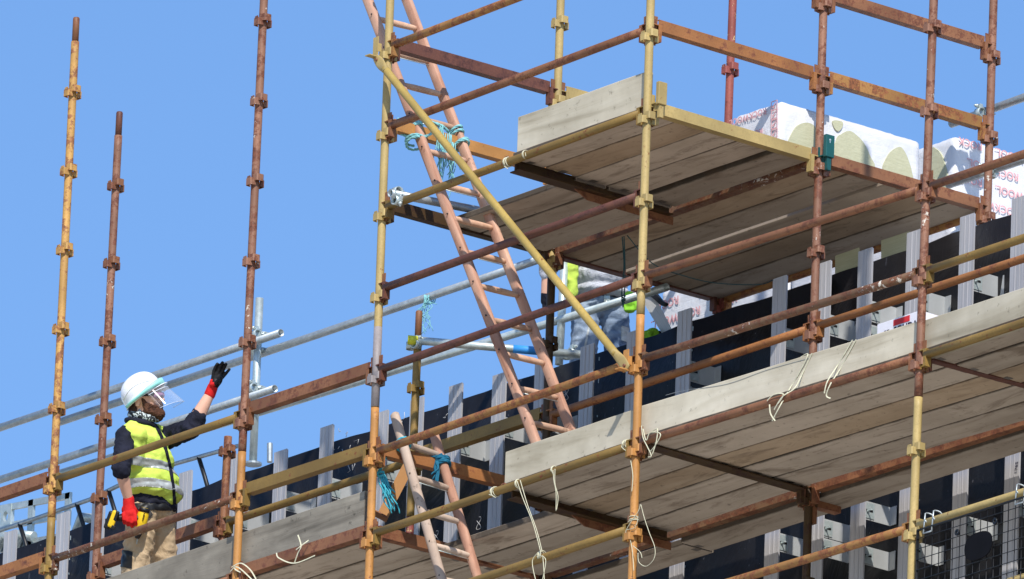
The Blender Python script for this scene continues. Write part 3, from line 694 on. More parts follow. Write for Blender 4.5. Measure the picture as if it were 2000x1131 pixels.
q = MB(); mt = frame(post_b, post_t).inverted(); q.prism([(math.cos(a)*0.055, math.sin(a)*0.055) for a in [k*PI/8 for k in range(16)]], 0.0, 0.012, Matrix.Rotation(PI/2, 4, 'Y') @ Matrix.Translation((0, 0, -0.01))); obj('base_flange', q, M['galv'], r)
T1a, T1b = onY(-120, 876, PYR-0.055), onY(549, 650, PYR-0.055)
T2a, T2b = onY(118, 824, PYR+0.055), onY(1085, 496, PYR+0.055)
T3a, T3b = onY(-120, 977, PYR-0.055), onY(537, 759, PYR-0.055)
T4a, T4b = onY(100, 930, PYR+0.055), onY(1302, 561, PYR+0.055)
greytube(T1a, T1b, 'topmost grey guard pipe with an open end, coming from the left edge')
greytube(T2a, T2b, 'grey guard pipe behind the raised hand, climbing to the upper platform')
greytube(T3a, T3b, 'lower grey guard pipe with an open end, behind the worker’s shoulder')
greytube(T4a, T4b, 'lowest grey guard pipe, passing behind the lower ladder and in front of the jeans', 'galvpale')
def onpost(z): t = (z-post_b.z)/(post_t.z-post_b.z); return post_b.lerp(post_t, t)
for (px_, py_, off, lab) in ((507, 655, -0.028, 'topmost coupler on the grey post'), (505, 686, 0.028, 'second coupler from the top of the grey post'), (500, 760, -0.028, 'third coupler from the top of the grey post'), (497, 800, 0.028, 'lowest coupler on the grey post')):
    c = onY(px_, py_, PYR+off); coupler(c, X1 if off < 0 else X1, Z1, lab)
# second post beside the jeans
p2t, p2b = onY(1102, 520, 2.09), onY(1093, 688, 2.09)
p2t = p2t+(p2t-p2b)*0.2; p2b = p2b+(p2b-p2t)*0.12
greytube(p2b, p2t, 'pale galvanised post beside the jeans, under the upper platform', 'galvpale', name='guard_post', group='guard rail posts')
# yellow capped cross pipe
ca, cb = onY(801, 664, 1.205), onY(1136, 693, 2.03)
r = greytube(ca, cb, 'grey pipe with a yellow end cap and blue marking, clamped across to the wall', 'galvpale', name='cross_pipe')
L = (cb-ca).length
q = MB(); q.pipe((-0.012, 0, 0), (0.045, 0, 0), 0.0275, 0.0243, 20); q.path([(-0.014, 0, 0), (-0.004, 0, 0)], 0.0275, 20); obj('end_cap', q, plain('yellow_cap', (214, 214, 60), 0.5), r)
q = MB(); q.pipe((L*0.60, 0, 0), (L*0.76, 0, 0), 0.02475, 0.0243, 20); obj('blue_mark', q, plain('blue_tape', (52, 140, 214), 0.6), r)
coupler(N('S3',1,3)+Vector((0.0, -0.028, 0.26)), Y1, Z1, 'coupler joining the yellow-capped pipe to its ochre upright')
coupler(onY(1112, 692, 2.05), Y1, Z1, 'coupler on the pale post beside the jeans')
# stub near ladder at the upper platform
sa, sb = onY(762, 377, -0.075), onY(934, 411, 0.60)
greytube(sa, sb, 'short grey pipe with an open end beside the long ladder, left of the upper platform', name='cross_pipe', group='grey guard rail pipes')
coupler(onY(775, 383, -0.03), Y1, X1, 'coupler holding the short grey pipe near the sand yellow upright')
# right hand pipes
ra, rb = onY(1858, 242, 2.60), onY(2100, 154, 2.60)
greytube(ra, rb, 'grey guard pipe above the packs at the right edge')
ra2, rb2 = onY(1852, 361, 2.60), onY(2100, 279, 2.60)
greytube(ra2, rb2, 'grey guard pipe half hidden behind the brown ledger at the right edge')
coupler(onY(1921, 222, 2.572), X1, Z1, 'coupler on the rear brown upright above the packs')
coupler(onY(1929, 338, 2.572), X1, Z1, 'coupler on the rear brown upright in front of the printed pack')
# threaded bar
A = onY(527, 903, 1.97); B = onY(527, 866, 1.97)
q = MB(); q.path([A+(B-A)*k/48 for k in range(49)], [0.016+0.002*(k % 2) for k in range(49)], 14)
tag(obj('threaded_bar', q, M['galv']), 'short threaded steel bar sticking up behind the wall, right of the grey post', 'bar')

# ------------------------------------------------------------ things behind the wall at the far left
YB = 2.12
pts = [onY(x, y, YB) for x, y in ((-90, 1066), (0, 1036), (60, 1016), (175, 976), (270, 930), (345, 905), (465, 871))]
r = empty('rail_frame', 'dark grey handrail with slanting struts leaning behind the wall at the far left', 'handrail', None, Matrix.Translation(pts[0]))
q = MB(); q.path([p-pts[0] for p in pts], 0.0135, 12); obj('handrail', q, M['galv'], r)
for (x, y) in ((38, 1022), (150, 984), (212, 958), (388, 893)):
    a = onY(x, y, YB)-pts[0]; q = MB(); q.path([a, a+Vector((0.07, 0.0, -0.14)), a+Vector((0.14, 0.02, -0.34))], 0.014, 10); obj('strut', q, M['black'], r)
a = onY(-60, 1006, 2.3); b2 = onY(138, 968, 2.3); 
r = empty('lattice_frame', 'galvanised lattice frame with a round hole lying on the roof at the far left', 'frame', None, Matrix.Translation(a))
d = b2-a; dn = d.normalized(); q = MB()
q.bar((0,0,0), d, 0.02, 0.04); obj('top_rail', q, M['galvpale'], r)
q = MB(); q.bar((0,0,-0.12), d+Vector((0,0,-0.12)), 0.02, 0.04); obj('middle_rail', q, M['galvpale'], r)
q = MB(); q.bar((0,0,-0.26), d+Vector((0,0,-0.26)), 0.02, 0.05); obj('bottom_rail', q, M['galv'], r)
for k, t in enumerate((0.38, 0.62, 0.98)):
    q = MB()
    if k == 0:
        c = d*t+Vector((0, 0, -0.06)); n = 24; out = []; inn = []
        for j in range(n):
            an = 2*PI*j/n; sc = 1/max(abs(math.cos(an)), abs(math.sin(an))); out.append((0.055*sc*math.cos(an), 0.08*sc*math.sin(an))); inn.append((0.026*math.cos(an), 0.034*math.sin(an)))
        vs = [(c+dn*x+Vector((0, yy, z))) for yy in (-0.014, 0.014) for (x, z) in out+inn]
        fs = []
        for j in range(n):
            j2 = (j+1) % n; fs += [(j, j2, n+j2, n+j), (2*n+j, 3*n+j, 3*n+j2, 2*n+j2), (n+j, n+j2, 3*n+j2, 3*n+j), (j, 2*n+j, 2*n+j2, j2)]
        q.add(vs, fs); obj('holed_plate', q, M['galvpale'], r)
    else:
        q.bar(d*t+Vector((0,0,-0.3)), d*t+Vector((0,0,0.02)), 0.05, 0.02, up=Vector((0,1,0))); obj('upright', q, M['galvpale'], r)
for k, (x, y, lab) in enumerate(((8, 1047, 'crumpled galvanised duct piece at the left edge, above the leftmost wall rail'), (40, 1044, 'crumpled galvanised duct piece beside the holed plate of the lattice frame'), (160, 1010, 'crumpled galvanised duct piece just left of the dark rusty upright'))):
    c = onY(x, y, 2.25); q = MB(); q.path([c+Vector((-.12, 0.02*k, -.1)), c+Vector((0, 0, 0.0)), c+Vector((.1, 0.03, -.03))], 0.034, 12); tag(obj('scrap_duct', q, M['galvpale']), lab, 'scrap metal', 'duct pieces behind the wall')

# ------------------------------------------------------------ ladders
def ladder(fL, fR, yL, yR, zb, ztL, ztR, zr0, dz, mat, matL, rungmat, label, hole_phase=0.11, round_=False):
    """fL/fR give x at height z for the two stiles"""
    base = Vector((fL(zb), yL, zb)); r = empty('ladder', label, 'ladder', None, Matrix.Translation(base))
    for (f, y, zt, mt_, nm) in ((fL, yL, ztL, matL, 0), (fR, yR, ztR, mat, 1)):
        a = Vector((f(zb), y, zb)); b2 = Vector((f(zt), y, zt)); d = (b2-a); L = d.length; x = d.normalized(); yv = Vector((0, 1, 0)); z = x.cross(yv)
        fr = Matrix((x, yv, z)).transposed().to_4x4(); fr.translation = a-base
        # D-shaped rail: outer side rounded, inner side flat
        sgn = -1 if nm == 0 else 1; hw = 0.031; t = 0.030; prof = []
        if round_:
            prof = [(0.026*math.cos(k*PI/10), 0.031*math.sin(k*PI/10)) for k in range(20)]
        else:
            for k in range(13):
                an = -PI/2+PI*k/12; prof.append((sgn*(t*0.26+t*0.62*(math.cos(an)**0.6 if math.cos(an) > 1e-6 else 0)), hw*math.sin(an)))
            prof += [(-sgn*t*0.35, hw*0.94), (-sgn*t*0.42, hw*0.86), (-sgn*t*0.42, -hw*0.86), (-sgn*t*0.35, -hw*0.94)]
        n = 60; vs = []; m_ = len(prof)
        for k in range(n+1):
            tt = L*k/n; sc = 1.0
            if k == n and round_: sc = 0.55
            if k == n-1 and round_: sc = 0.95; tt = L-0.012
            wob = 0.004*noise.noise(Vector((tt*1.1, nm*5, 1)))
            vs += [(tt, p[0]*sc+wob, p[1]*sc*(1+0.02*noise.noise(Vector((tt*3, 2, nm))))) for p in prof]
        q = MB(); q.add(vs, [(k*m_+j, k*m_+(j+1) % m_, (k+1)*m_+(j+1) % m_, (k+1)*m_+j) for k in range(n) for j in range(m_)]+[tuple(range(m_)), tuple(n*m_+j for j in range(m_))], True)
        st = link('stile', q.mesh('stile'), M[mt_], r); st.matrix_local = fr
        q = MB(); zz = zr0
        while zz < zt-0.03:
            if zz > zb+0.02:
                tt = (zz-zb)/x.z
                q.path([(tt+0.012, sgn*0.0305 if not round_ else sgn*0.0255, -0.012), (tt+0.012, sgn*0.0345 if not round_ else sgn*0.0265, -0.012)], 0.0055, 8)
            zz += dz
        obj('rung_end_holes', q, M['black'], st)
    zz = zr0; k = 0
    while zz > zb+dz: zz -= dz
    while zz < min(ztL, ztR)-0.02:
        a = Vector((fL(zz), yL+0.012, zz))-base; b2 = Vector((fR(zz), yR-0.012, zz))-base
        q = MB(); q.path([a.lerp(b2, t) for t in (0, .08, .3, .7, .92, 1)], [0.0145, 0.0165, 0.019, 0.019, 0.0165, 0.0145], 12)
        rg = obj('rung', q, M[rungmat], r)
        if k % 2 == 0:
            q = MB(); q.path([a+Vector((0.01, 0, -0.026)), b2+Vector((0.01, 0, -0.026))], 0.0028, 6); obj('tie_rod', q, M['galvpale'], rg)
        zz += dz; k += 1
    return r
zr = onY(972, 568, .39).z
ladder(lambda z: 5.706-0.56*z, lambda z: 5.727-0.56*z, 0.24, 0.54, 0.10, 4.4, 4.4, zr-0.235*5, 0.235, 'ladder', 'ladder', 'rung', 'long reddish wooden ladder rising from the lower platform past the upper one')
zr = onY(825, 877, .34).z
ladder(lambda z: 4.60-0.455*z, lambda z: 4.585-0.475*z, 0.19, 0.49, -2.4, 0.835, 0.80, zr-0.226*10, 0.226, 'ladder', 'ladderpale', 'ladderpale', 'lower ladder with one pale and one reddish stile, its top lashed with blue rope', round_=True)

# ------------------------------------------------------------ clips on uprights, orange prop
def clip(p, mat, label, hole=False):
    r = empty('toe_board_clip', label, 'clamp', None, Matrix.Translation(p))
    q = MB(); q.box((0, 0, 0), (0.028, 0.062, 0.135)); b_ = obj('box_plate', q, M[mat], r, 0.004)
    if hole: q = MB(); q.path([(0.0142, -0.004, 0.035), (0.0152, -0.004, 0.035)], 0.007, 10); q.box((0.0147, -0.004, 0.024), (0.001, 0.006, 0.014)); obj('key_hole', q, M['galvpale'], b_)
    q = MB(); q.box((-0.03, -0.005, -0.055), (0.04, 0.05, 0.006)); q.box((-0.052, -0.02, -0.03), (0.006, 0.03, 0.06)); q.box((-0.005, 0.0, -0.105), (0.02, 0.03, 0.075)); q.box((-0.035, -0.012, -0.075), (0.03, 0.006, 0.05)); obj('tongue', q, M[mat] if mat == 'teal' else M['sand'], r)
clip(onX(1292, 183, 6.755), 'sand', 'tan metal clip on the pale yellow corner upright above the yellow transom')
clip(onX(1619, 286, 6.765), 'teal', 'teal metal clip on the brown upright in front of the torn pack', True)
# orange angle prop leaning behind the lower ladder
A = onY(738, 1003, 0.30); B = onY(789, 905, 0.42)
r = empty('angle_prop', 'orange angle iron leaning behind the head of the lower ladder', 'angle iron', None, frame(A, B)); L = (B-A).length
q = MB(); q.box((L/2, 0.03, 0), (L, 0.06, 0.006)); q.box((L/2, 0.003, -0.033), (L, 0.006, 0.06)); obj('angle', q, M['orange'], r)
q = MB(); q.box((0, 0.02, -0.02), (0.006, 0.10, 0.09)); obj('foot_plate', q, M['orange2'], r)
q = MB(); q.path([(L*0.62, 0.03, 0.003), (L*0.62, 0.03, 0.006)], 0.012, 12); obj('bolt_head', q, M['galvpale'], r)

# ------------------------------------------------------------ insulation packs
def plastic():
    t = NT('white_wrap_film'); v = t.coord(); n1 = t.noise(v, 7, 5, 0.65, 1.5); n2 = t.noise(v, 2.5, 3, 0.5)
    sv = t.coord((1, 1, 26)); n3 = t.noise(sv, 4, 4, 0.6, 0.8)
    c = t.ramp(n2, [(0.3, lin(208, 208, 212)), (0.7, lin(218, 218, 222))]); t.base(c)
    t.set(Roughness=0.33, Specular_IOR_Level=0.5)
    mx = t.n('Math', operation='ADD'); t.l(n1, mx.inputs[0]); m2 = t.n('Math', operation='MULTIPLY'); m2.inputs[1].default_value = 0.35; t.l(n3, m2.inputs[0]); t.l(m2.outputs[0], mx.inputs[1])
    t.bump(mx.outputs[0], 0.5, 0.012); return t.m
M['film'] = plastic()
def wool():
    t = NT('mineral_wool'); v = t.coord((1, 3, 30)); n1 = t.noise(v, 5, 6, 0.7); n2 = t.noise(t.coord(), 30, 3, 0.7)
    t.base(t.ramp(n1, [(0.3, lin(172, 171, 142)), (0.7, lin(190, 189, 162))])); t.set(Roughness=0.95, Specular_IOR_Level=0.1); t.bump(n2, 0.6, 0.006); return t.m
M['wool'] = wool()
def pack(x0, x1, y0, y1, z0, z1, label, sd, rnd=0.035, group='wrapped insulation packs'):
    c = Vector(((x0+x1)/2, (y0+y1)/2, z0)); r = empty('insulation_pack', label, 'insulation pack', group, Matrix.Translation(c))
    hx, hy, h = (x1-x0)/2, (y1-y0)/2, z1-z0; nx, ny, nz = [max(8, int(d/0.022)) for d in (2*hx, 2*hy, h)]
    q = MB(); bm = bmesh.new()
    def face(o, du, dv, nu, nv):
        vs = [o+du*(i/nu)+dv*(j/nv) for j in range(nv+1) for i in range(nu+1)]
        q.add(vs, [(j*(nu+1)+i, j*(nu+1)+i+1, (j+1)*(nu+1)+i+1, (j+1)*(nu+1)+i) for j in range(nv) for i in range(nu)], True)
    P = lambda a, b2, c2: Vector((a*hx, b2*hy, c2*h))
    for s1 in (-1, 1):
        face(P(-1, s1, 0), Vector((2*hx, 0, 0)), Vector((0, 0, h)), nx, nz); face(P(s1, -1, 0), Vector((0, 2*hy, 0)), Vector((0, 0, h)), ny, nz)
    face(P(-1, -1, 0), Vector((2*hx, 0, 0)), Vector((0, 2*hy, 0)), nx, ny); face(P(-1, -1, 1), Vector((2*hx, 0, 0)), Vector((0, 2*hy, 0)), nx, ny)
    bm.free()
    out = []
    for v in q.v:
        inner = Vector((max(-hx+rnd, min(hx-rnd, v.x)), max(-hy+rnd, min(hy-rnd, v.y)), max(rnd, min(h-rnd, v.z)))); d = v-inner
        if d.length > 1e-6: v2 = inner+d.normalized()*min(d.length, rnd) if d.length > rnd else v.copy()
        else: v2 = v.copy()
        nn = (v2-Vector((0, 0, h/2))); nn = Vector((nn.x/hx, nn.y/hy, nn.z/(h/2)));
        ax = max(range(3), key=lambda k: abs(nn[k])); nv = Vector([math.copysign(1, nn[k]) if k == ax else 0 for k in range(3)])
        e = 0.004*noise.noise(v*9+Vector((sd, 0, 0)))+0.002*(1-abs(noise.noise(v*16+Vector((0, sd, 0))))*3)
        edge = sorted([abs(nn[k]) for k in range(3)])[1]
        e += 0.006*max(0, edge-0.75)/0.25*noise.noise(v*30)
        out.append(v2+nv*e)
    q.v = out
    obj('wrap', q, M['film'], r); return r, c
def patch(r, c, pts, X=None, Y=None, t=0.006, nm='bare_wool_patch'):
    if X is not None:
        P = [onX(x, y, X) for x, y in pts]; vs = [p-c+Vector((s1*t, 0, 0)) for s1 in (-1, 1) for p in P]
    else:
        P = [onY(x, y, Y) for x, y in pts]; vs = [p-c+Vector((0, s1*t, 0)) for s1 in (-1, 1) for p in P]
    n = len(P); q = MB(); q.add(vs, [tuple(range(n)), tuple(range(n, 2*n))]+[(k, (k+1) % n, n+(k+1) % n, n+k) for k in range(n)]); return obj(nm, q, M['wool'], r)
def smoothpoly(pts, n=5):
    P = [Vector((x, y)) for x, y in pts]; N_ = len(P); o = []
    for i in range(N_):
        p0, p1, p2, p3 = P[i-1], P[i], P[(i+1) % N_], P[(i+2) % N_]
        for k in range(n):
            t = k/n; q = 0.5*((2*p1)+(p2-p0)*t+(2*p0-5*p1+4*p2-p3)*t*t+(3*p1-p0-3*p2+p3)*t**3); o.append((q.x, q.y))
    return o
def text(s_, size, p, xdir, zdir, mat, parent, c=Vector((0,0,0)), bold=0.004, ex=0.0007, align='LEFT', name='lettering'):
    cu = bpy.data.curves.new('lettering', 'FONT'); cu.body = s_; cu.size = size; cu.offset = bold*size; cu.extrude = ex; cu.align_x = align; cu.space_character = 1.06
    o = bpy.data.objects.new('t', cu); COL.objects.link(o); dg = bpy.context.evaluated_depsgraph_get(); dg.update()
    me = bpy.data.meshes.new_from_object(o.evaluated_get(dg)); me.name = name; bpy.data.objects.remove(o); me.materials.clear()
    x = Vector(xdir).normalized(); y = Vector(zdir).normalized(); z = x.cross(y); mt = Matrix((x, y, z)).transposed().to_4x4(); mt.translation = Vector(p)-c
    t = link(name, me, M[mat], parent); t.matrix_local = mt; return t
pn = onY(1986, 925, RY-0.003)
text('1765', 0.034, pn, (0.12, 0, 1), (-1, 0, 0.12), 'darktext', rail_hw, rail_hw.matrix_world.translation, -0.004, name='handwritten_number')
# first pack: on the upper platform
PZ = UZ+0.020
r, c = pack(6.17, 6.60, 1.05, 2.11, PZ, 2.385, 'white wrapped pack with bare wool showing through torn arches, on the upper platform', 1.0)
patch(r, c, smoothpoly([(1541, 280), (1545, 262), (1556, 246), (1571, 240), (1585, 243), (1593, 255), (1594, 292), (1570, 288)]), X=6.603)
patch(r, c, smoothpoly([(1626, 236), (1644, 238), (1644, 249), (1636, 257), (1628, 249)]), X=6.603)
patch(r, c, smoothpoly([(1633, 272), (1643, 262), (1656, 256), (1668, 261), (1685, 278), (1698, 304), (1706, 330), (1660, 340), (1625, 320)]), X=6.603)
patch(r, c, smoothpoly([(1724, 330), (1731, 308), (1742, 294), (1756, 287), (1765, 295), (1773, 312), (1780, 336), (1779, 352), (1740, 350)]), X=6.603)
text('ROCKWOOL', 0.054, onY(1497, 210, 1.040), (-1, 0, 0), (0, 0, -1), 'redtext', r, c, 0.012)
text('ROCKWOOL', 0.054, onY(1490, 250, 1.040), (-1, 0, 0), (0, 0, -1), 'redtext', r, c, 0.012)
for yy in (206, 223, 242, 261):
    p = onY(1512, yy, 1.042)-c; q = MB(); s1 = 0.026
    for (dx, dz_, w1, h1) in ((0, s1, 2*s1, 0.005), (0, -s1, 2*s1, 0.005), (s1, 0, 0.005, 2*s1), (-s1, 0, 0.005, 2*s1)): q.box(p+Vector((dx, 0.0003*dz_, dz_)), (w1, 0.0016, h1))
    q.bar(p+Vector((-0.014, -0.0002, -0.012)), p+Vector((0.014, -0.0002, 0.014)), 0.0016, 0.006); q.bar(p+Vector((-0.014, -0.0001, -0.002)), p+Vector((0.0, -0.0001, -0.014)), 0.0016, 0.006)
    obj('symbol_square', q, M['redtext'], r)
# crumpled loose film on its top
q = MB(); n = 16
P0, P1 = Vector((6.2, 1.2, 2.37)), Vector((6.58, 2.0, 2.37))
vs = [(P0.x+(P1.x-P0.x)*i/n, P0.y+(P1.y-P0.y)*j/n, 2.372+0.05*max(0, math.sin(PI*i/n)*math.sin(PI*j/n))**0.6*(0.8+1.0*abs(noise.noise(Vector((i*.5, j*.5, 2)))))) for j in range(n+1) for i in range(n+1)]
q.add(vs, [(j*(n+1)+i, j*(n+1)+i+1, (j+1)*(n+1)+i+1, (j+1)*(n+1)+i) for j in range(n) for i in range(n)], True)
obj('crumpled_film', q, M['film'], r)
# big stack at the right, behind the rear upright
r, c = pack(5.02, 6.22, 2.68, 3.88, 1.92, 2.645, 'large printed white pack at the right edge, behind the rear brown upright', 5.0)
patch(r, c, smoothpoly([(1822, 290), (1829, 291), (1836, 297), (1843, 310), (1850, 335), (1856, 372), (1835, 390), (1815, 375), (1814, 320)]), Y=2.676)
for (xx, yy, s_) in ((1919, 281, 'ROCK'), (1999, 305, 'WOOL.'), (2070, 327, 'ROCK'), (1914, 316, 'OL.'), (1990, 341, 'ROCKW'), (1919, 352, 'ROCK'), (2000, 378, 'WOOL.'), (1914, 388, 'OL.'), (1990, 411, 'ROCKW'), (1916, 422, 'ROCK')):
    text(s_, 0.063, onX(xx, yy, 6.232), (0, -1, 0), (0, 0, -1), 'redtext', r, c, 0.012)
r, c = pack(5.02, 6.215, 2.70, 3.9, 1.205, 1.915, 'printed white pack beneath the large one at the right edge, mostly behind the wall top', 7.0)
# row under the upper platform
for i, (x0, x1, lab) in enumerate(((3.50, 4.68, 'printed white pack under the upper platform, next to the worker in jeans'), (4.70, 5.0, 'narrow white pack on the roof behind the rear ledger'))):
    r, c = pack(x0, x1, 2.72, 3.3, 1.62, 2.32, lab, 11.0+i)
    if i == 0:
        for (xx, yy, s_) in ((1326, 577, 'ROCK'), (1412, 549, 'WOOL.'), (1368, 597, 'ROCK'), (1324, 611, 'WOOL.'), (1440, 573, 'WOOL.'), (1384, 625, 'ROCK'), (1326, 643, 'ROCK')):
            text(s_, 0.072, onY(xx, yy, 2.712), (-1, 0, 0), (0, 0, -1), 'redtext', r, c, 0.012)
    r2, c2 = pack(x0, x1, 2.73, 3.32, 1.205, 1.61, ('lower pack of the stack next to the worker in jeans' if i == 0 else 'lower narrow pack behind the wall top'), 15.0+i)
r, c = pack(6.24, 7.4, 2.80, 3.4, 1.205, 2.0, 'white pack on the roof with bare wool strips, low behind the wall top', 21.0)
r3, c3 = pack(5.0, 6.2, 2.20, 2.62, 1.205, 1.775, 'low white pack with cream wool strips showing between rear ledger and wall top', 31.0)
patch(r3, c3, [(1632, 500), (1678, 484), (1678, 560), (1632, 560)], Y=2.196, t=0.004)
patch(r3, c3, [(1722, 470), (1776, 452), (1776, 530), (1722, 530)], Y=2.196, t=0.004)
# perforated strips lying along the platform edge
for k, (x, y0, L_, z, lab) in enumerate(((6.64, 0.55, 0.62, 0.024, 'perforated white bead lying nearest the yellow platform edge'), (6.60, 0.86, 0.42, 0.047, 'perforated white bead lying on top of the others'), (6.56, 0.50, 0.60, 0.030, 'perforated white bead lying farther in on the platform'))):
    r = empty('perforated_bead', lab, 'metal strip', 'perforated beads on the upper platform', Matrix.Translation((x, y0, UZ+z-0.0005)) @ Matrix.Rotation(0.03*(k-1), 4, 'Z'))
    q = MB(); q.box((0, L_/2, 0.0), (0.05, L_, 0.002)); q.box((0.024, L_/2, 0.016), (0.002, L_-0.002, 0.03)); obj('strip', q, M['galvpale'], r)
    q = MB()
    for j in range(int(L_/0.02)): q.box((0.0253, 0.012+j*0.02, 0.016), (0.0008, 0.008, 0.004))
    obj('punched_holes', q, M['black'], r)

# ------------------------------------------------------------ sealant carton on the lower platform
cr = onY(1797, 606, 0.60)
x1 = cr.x; z1 = cr.z
r = empty('carton', 'white carton printed with a red bar and black word, behind the long toe board', 'box', None, Matrix.Translation((x1, 0.60, LZ+0.0205)))
h = z1-LZ-0.0205; M['carton'] = plain('white_carton', (224, 222, 230), 0.7, var=0.04)
q = MB(); q.box((-0.185, 0.13, h/2), (0.37, 0.26, h)); obj('box_body', q, M['carton'], r, 0.003)
q = MB(); q.box((-0.185, 0.13, h+0.0012), (0.366, 0.05, 0.001)); obj('packing_tape', q, plain('brown_tape', (190, 170, 130), 0.4), r)
def crt(x, y): p = onY(x, y, 0.597); return p
c = Vector((x1, 0.60, LZ+0.0205))
a, b2 = crt(1745, 633), crt(1776, 619); pa = crt(1745, 624)
q = MB(); q.box(((a.x+b2.x)/2-c.x, -0.0018, (a.z+b2.z)/2-c.z), (0.140, 0.0016, 0.034)); obj('printed_bar', q, M['redprint'], r)
text('SOUDAL', 0.058, (a.x, 0.5982, (a.z+b2.z)/2-0.066), (1, 0, 0), (0, 0, 1), 'darktext', r, c, 0.03)
text('25', 0.05, (a.x-0.035, 0.5982, (a.z+b2.z)/2-0.028), (-1, 0, 0), (0, 0, -1), 'darktext', r, c, 0.0)

# ------------------------------------------------------------ black wire mesh guard
mx0, mx1 = 9.21, 11.5; mzt = -0.985; mzb = -2.3
r = empty('mesh_guard', 'black wire mesh side guard with a dark oval plate, hanging at the bottom right', 'mesh panel', None, Matrix.Translation((mx0, -0.03, mzt)))
W = mx1-mx0; Hh = mzt-mzb
q = MB(); n = int(W/0.058)
for k in range(n): q.path([(0.012+0.058*k, 0, 0.0), (0.012+0.058*k, 0, -Hh)], 0.0026, 6)
obj('vertical_wires', q, M['blackwire'], r)
q = MB(); n = int(Hh/0.06)
for k in range(n): q.path([(0, -0.005, -0.05-0.06*k), (W, -0.005, -0.05-0.06*k)], 0.0026, 6)
obj('horizontal_wires', q, M['blackwire'], r)
q = MB(); q.path([(0.0, 0, 0), (W, 0, 0)], 0.007, 8); q.path([(0, 0, 0), (0, 0, -Hh)], 0.007, 8); obj('edge_bars', q, M['blackwire'], r)
p = onY(1911, 1066, -0.04)-Vector((mx0, -0.03, mzt)); q = MB()
q.prism([(0.115*math.copysign(abs(math.cos(a))**0.8, math.cos(a)), 0.078*math.copysign(abs(math.sin(a))**0.8, math.sin(a))) for a in [2*PI*k/28 for k in range(28)]], -0.003, 0.003, Matrix.Translation(p) @ Matrix.Rotation(PI/2, 4, 'X')); obj('oval_plate', q, plain('matt_black_plate', (16, 17, 22), 0.9, spec=0.1), r)
for (x, y) in ((1870, 1040), (1944, 1018)):
    p = onY(x, y, -0.04)-Vector((mx0, -0.03, mzt)); q = MB(); q.pipe(p+Vector((0, -0.006, 0)), p+Vector((0, 0.004, 0)), 0.018, 0.008, 14); obj('eyelet', q, M['blackwire'], r)
for (x, z) in ((0.09, -0.02), (0.86, -0.02)):
    q = MB()
    for dx in (-0.035, 0.035):
        q.path([(x+dx+0.010*math.sin(k), 0.03+0.032*math.cos(-PI*0.9+k*0.42), 0.062+0.034*math.sin(-PI*0.9+k*0.42)) for k in range(13)]+[(x+dx, -0.004, -0.03)], 0.0045, 8)
    q.path([(x-0.035, -0.004, -0.03), (x+0.035, -0.004, -0.03)], 0.0045, 8); obj('wire_hook', q, M['galv'], r)

# ------------------------------------------------------------ ropes, straps and cords
def curve(pts, n=8):
    P = [Vector(p) for p in pts]; o = []
    for i in range(len(P)-1):
        p0 = P[max(i-1, 0)]; p1 = P[i]; p2 = P[i+1]; p3 = P[min(i+2, len(P)-1)]
        for k in range(n):
            t = k/n; o.append(0.5*((2*p1)+(p2-p0)*t+(2*p0-5*p1+4*p2-p3)*t*t+(3*p1-p0-3*p2+p3)*t**3))
    return o+[P[-1]]
def twisted(q, pts, r):       # three-strand rope
    pts = curve(pts, 6) if len(pts) < 30 else pts
    L = 0; prev = pts[0]; fr = []
    for i, p in enumerate(pts):
        L += (p-prev).length; prev = p; t = (pts[min(i+1, len(pts)-1)]-pts[max(i-1, 0)]).normalized(); a = t.orthogonal().normalized() if not fr else (fr[-1][1]-t*fr[-1][1].dot(t)).normalized()
        fr.append((p, a, t.cross(a), L))
    for s1 in range(3):
        q.path([p+(a*math.cos(l*2.2/r*0.25+s1*2.09)+b2*math.sin(l*2.2/r*0.25+s1*2.09))*r*0.52 for p, a, b2, l in fr], r*0.56, 7)
def wrap(q, c, axis, ra, rb, turns, pitch, r, ph=0.0, tw=True):
    ax = Vector(axis).normalized(); u = Vector((0, 1, 0)); u = (u-ax*u.dot(ax)).normalized(); v = ax.cross(u); n = int(turns*18); pts = []
    for k in range(n+1):
        a = ph+2*PI*k/18; pts.append(Vector(c)+ax*(pitch*k/18)+u*ra*math.cos(a)+v*rb*math.sin(a)+ax*0.008*math.sin(a*0.5+ph))
    if tw: twisted(q, pts, r)
    else: q.path(pts, r, 7)
def strands(q, p, n, L, spread, r, sd, dirv=(0, 0, -1), sway=0.02):
    random.seed(sd); d = Vector(dirv)
    for k in range(n):
        o = Vector((random.gauss(0, spread), random.gauss(0, spread), random.gauss(0, 0.01))); l = L*random.uniform(0.5, 1.0); ph = random.uniform(0, 6); am = random.uniform(.3, 1)*sway
        q.path([Vector(p)+o*(0.4+0.6*t)+d*l*t+Vector((math.sin(ph+t*7)*am*t, math.cos(ph+t*5)*am*t, 0)) for t in [j/9 for j in range(10)]], r, 5)
stX = lambda z: 5.706-0.56*z
axL = Vector((-0.56, 0, 1)).normalized()
def rope_obj(q, mat, name, label, cat='rope', group=None): return tag(obj(name, q, M[mat]), label, cat, group)
q = MB(); zc = 2.55
wrap(q, (stX(zc)-0.02, 0.24, zc), axL, 0.034, 0.055, 2.2, 0.022, 0.0085)
wrap(q, (stX(zc)-0.005, 0.225, zc-0.055), Vector((-0.45, 0.15, 1)), 0.055, 0.058, 1.6, -0.016, 0.0075, 1)
twisted(q, [(4.27, 0.10, 2.60), (4.24, 0.13, 2.53), (4.29, 0.20, 2.50), (4.35, 0.27, 2.52), (4.34, 0.30, 2.58)], 0.0085)
twisted(q, [(4.30, 0.29, 2.62), (4.34, 0.36, 2.60), (4.33, 0.42, 2.58)], 0.0085)
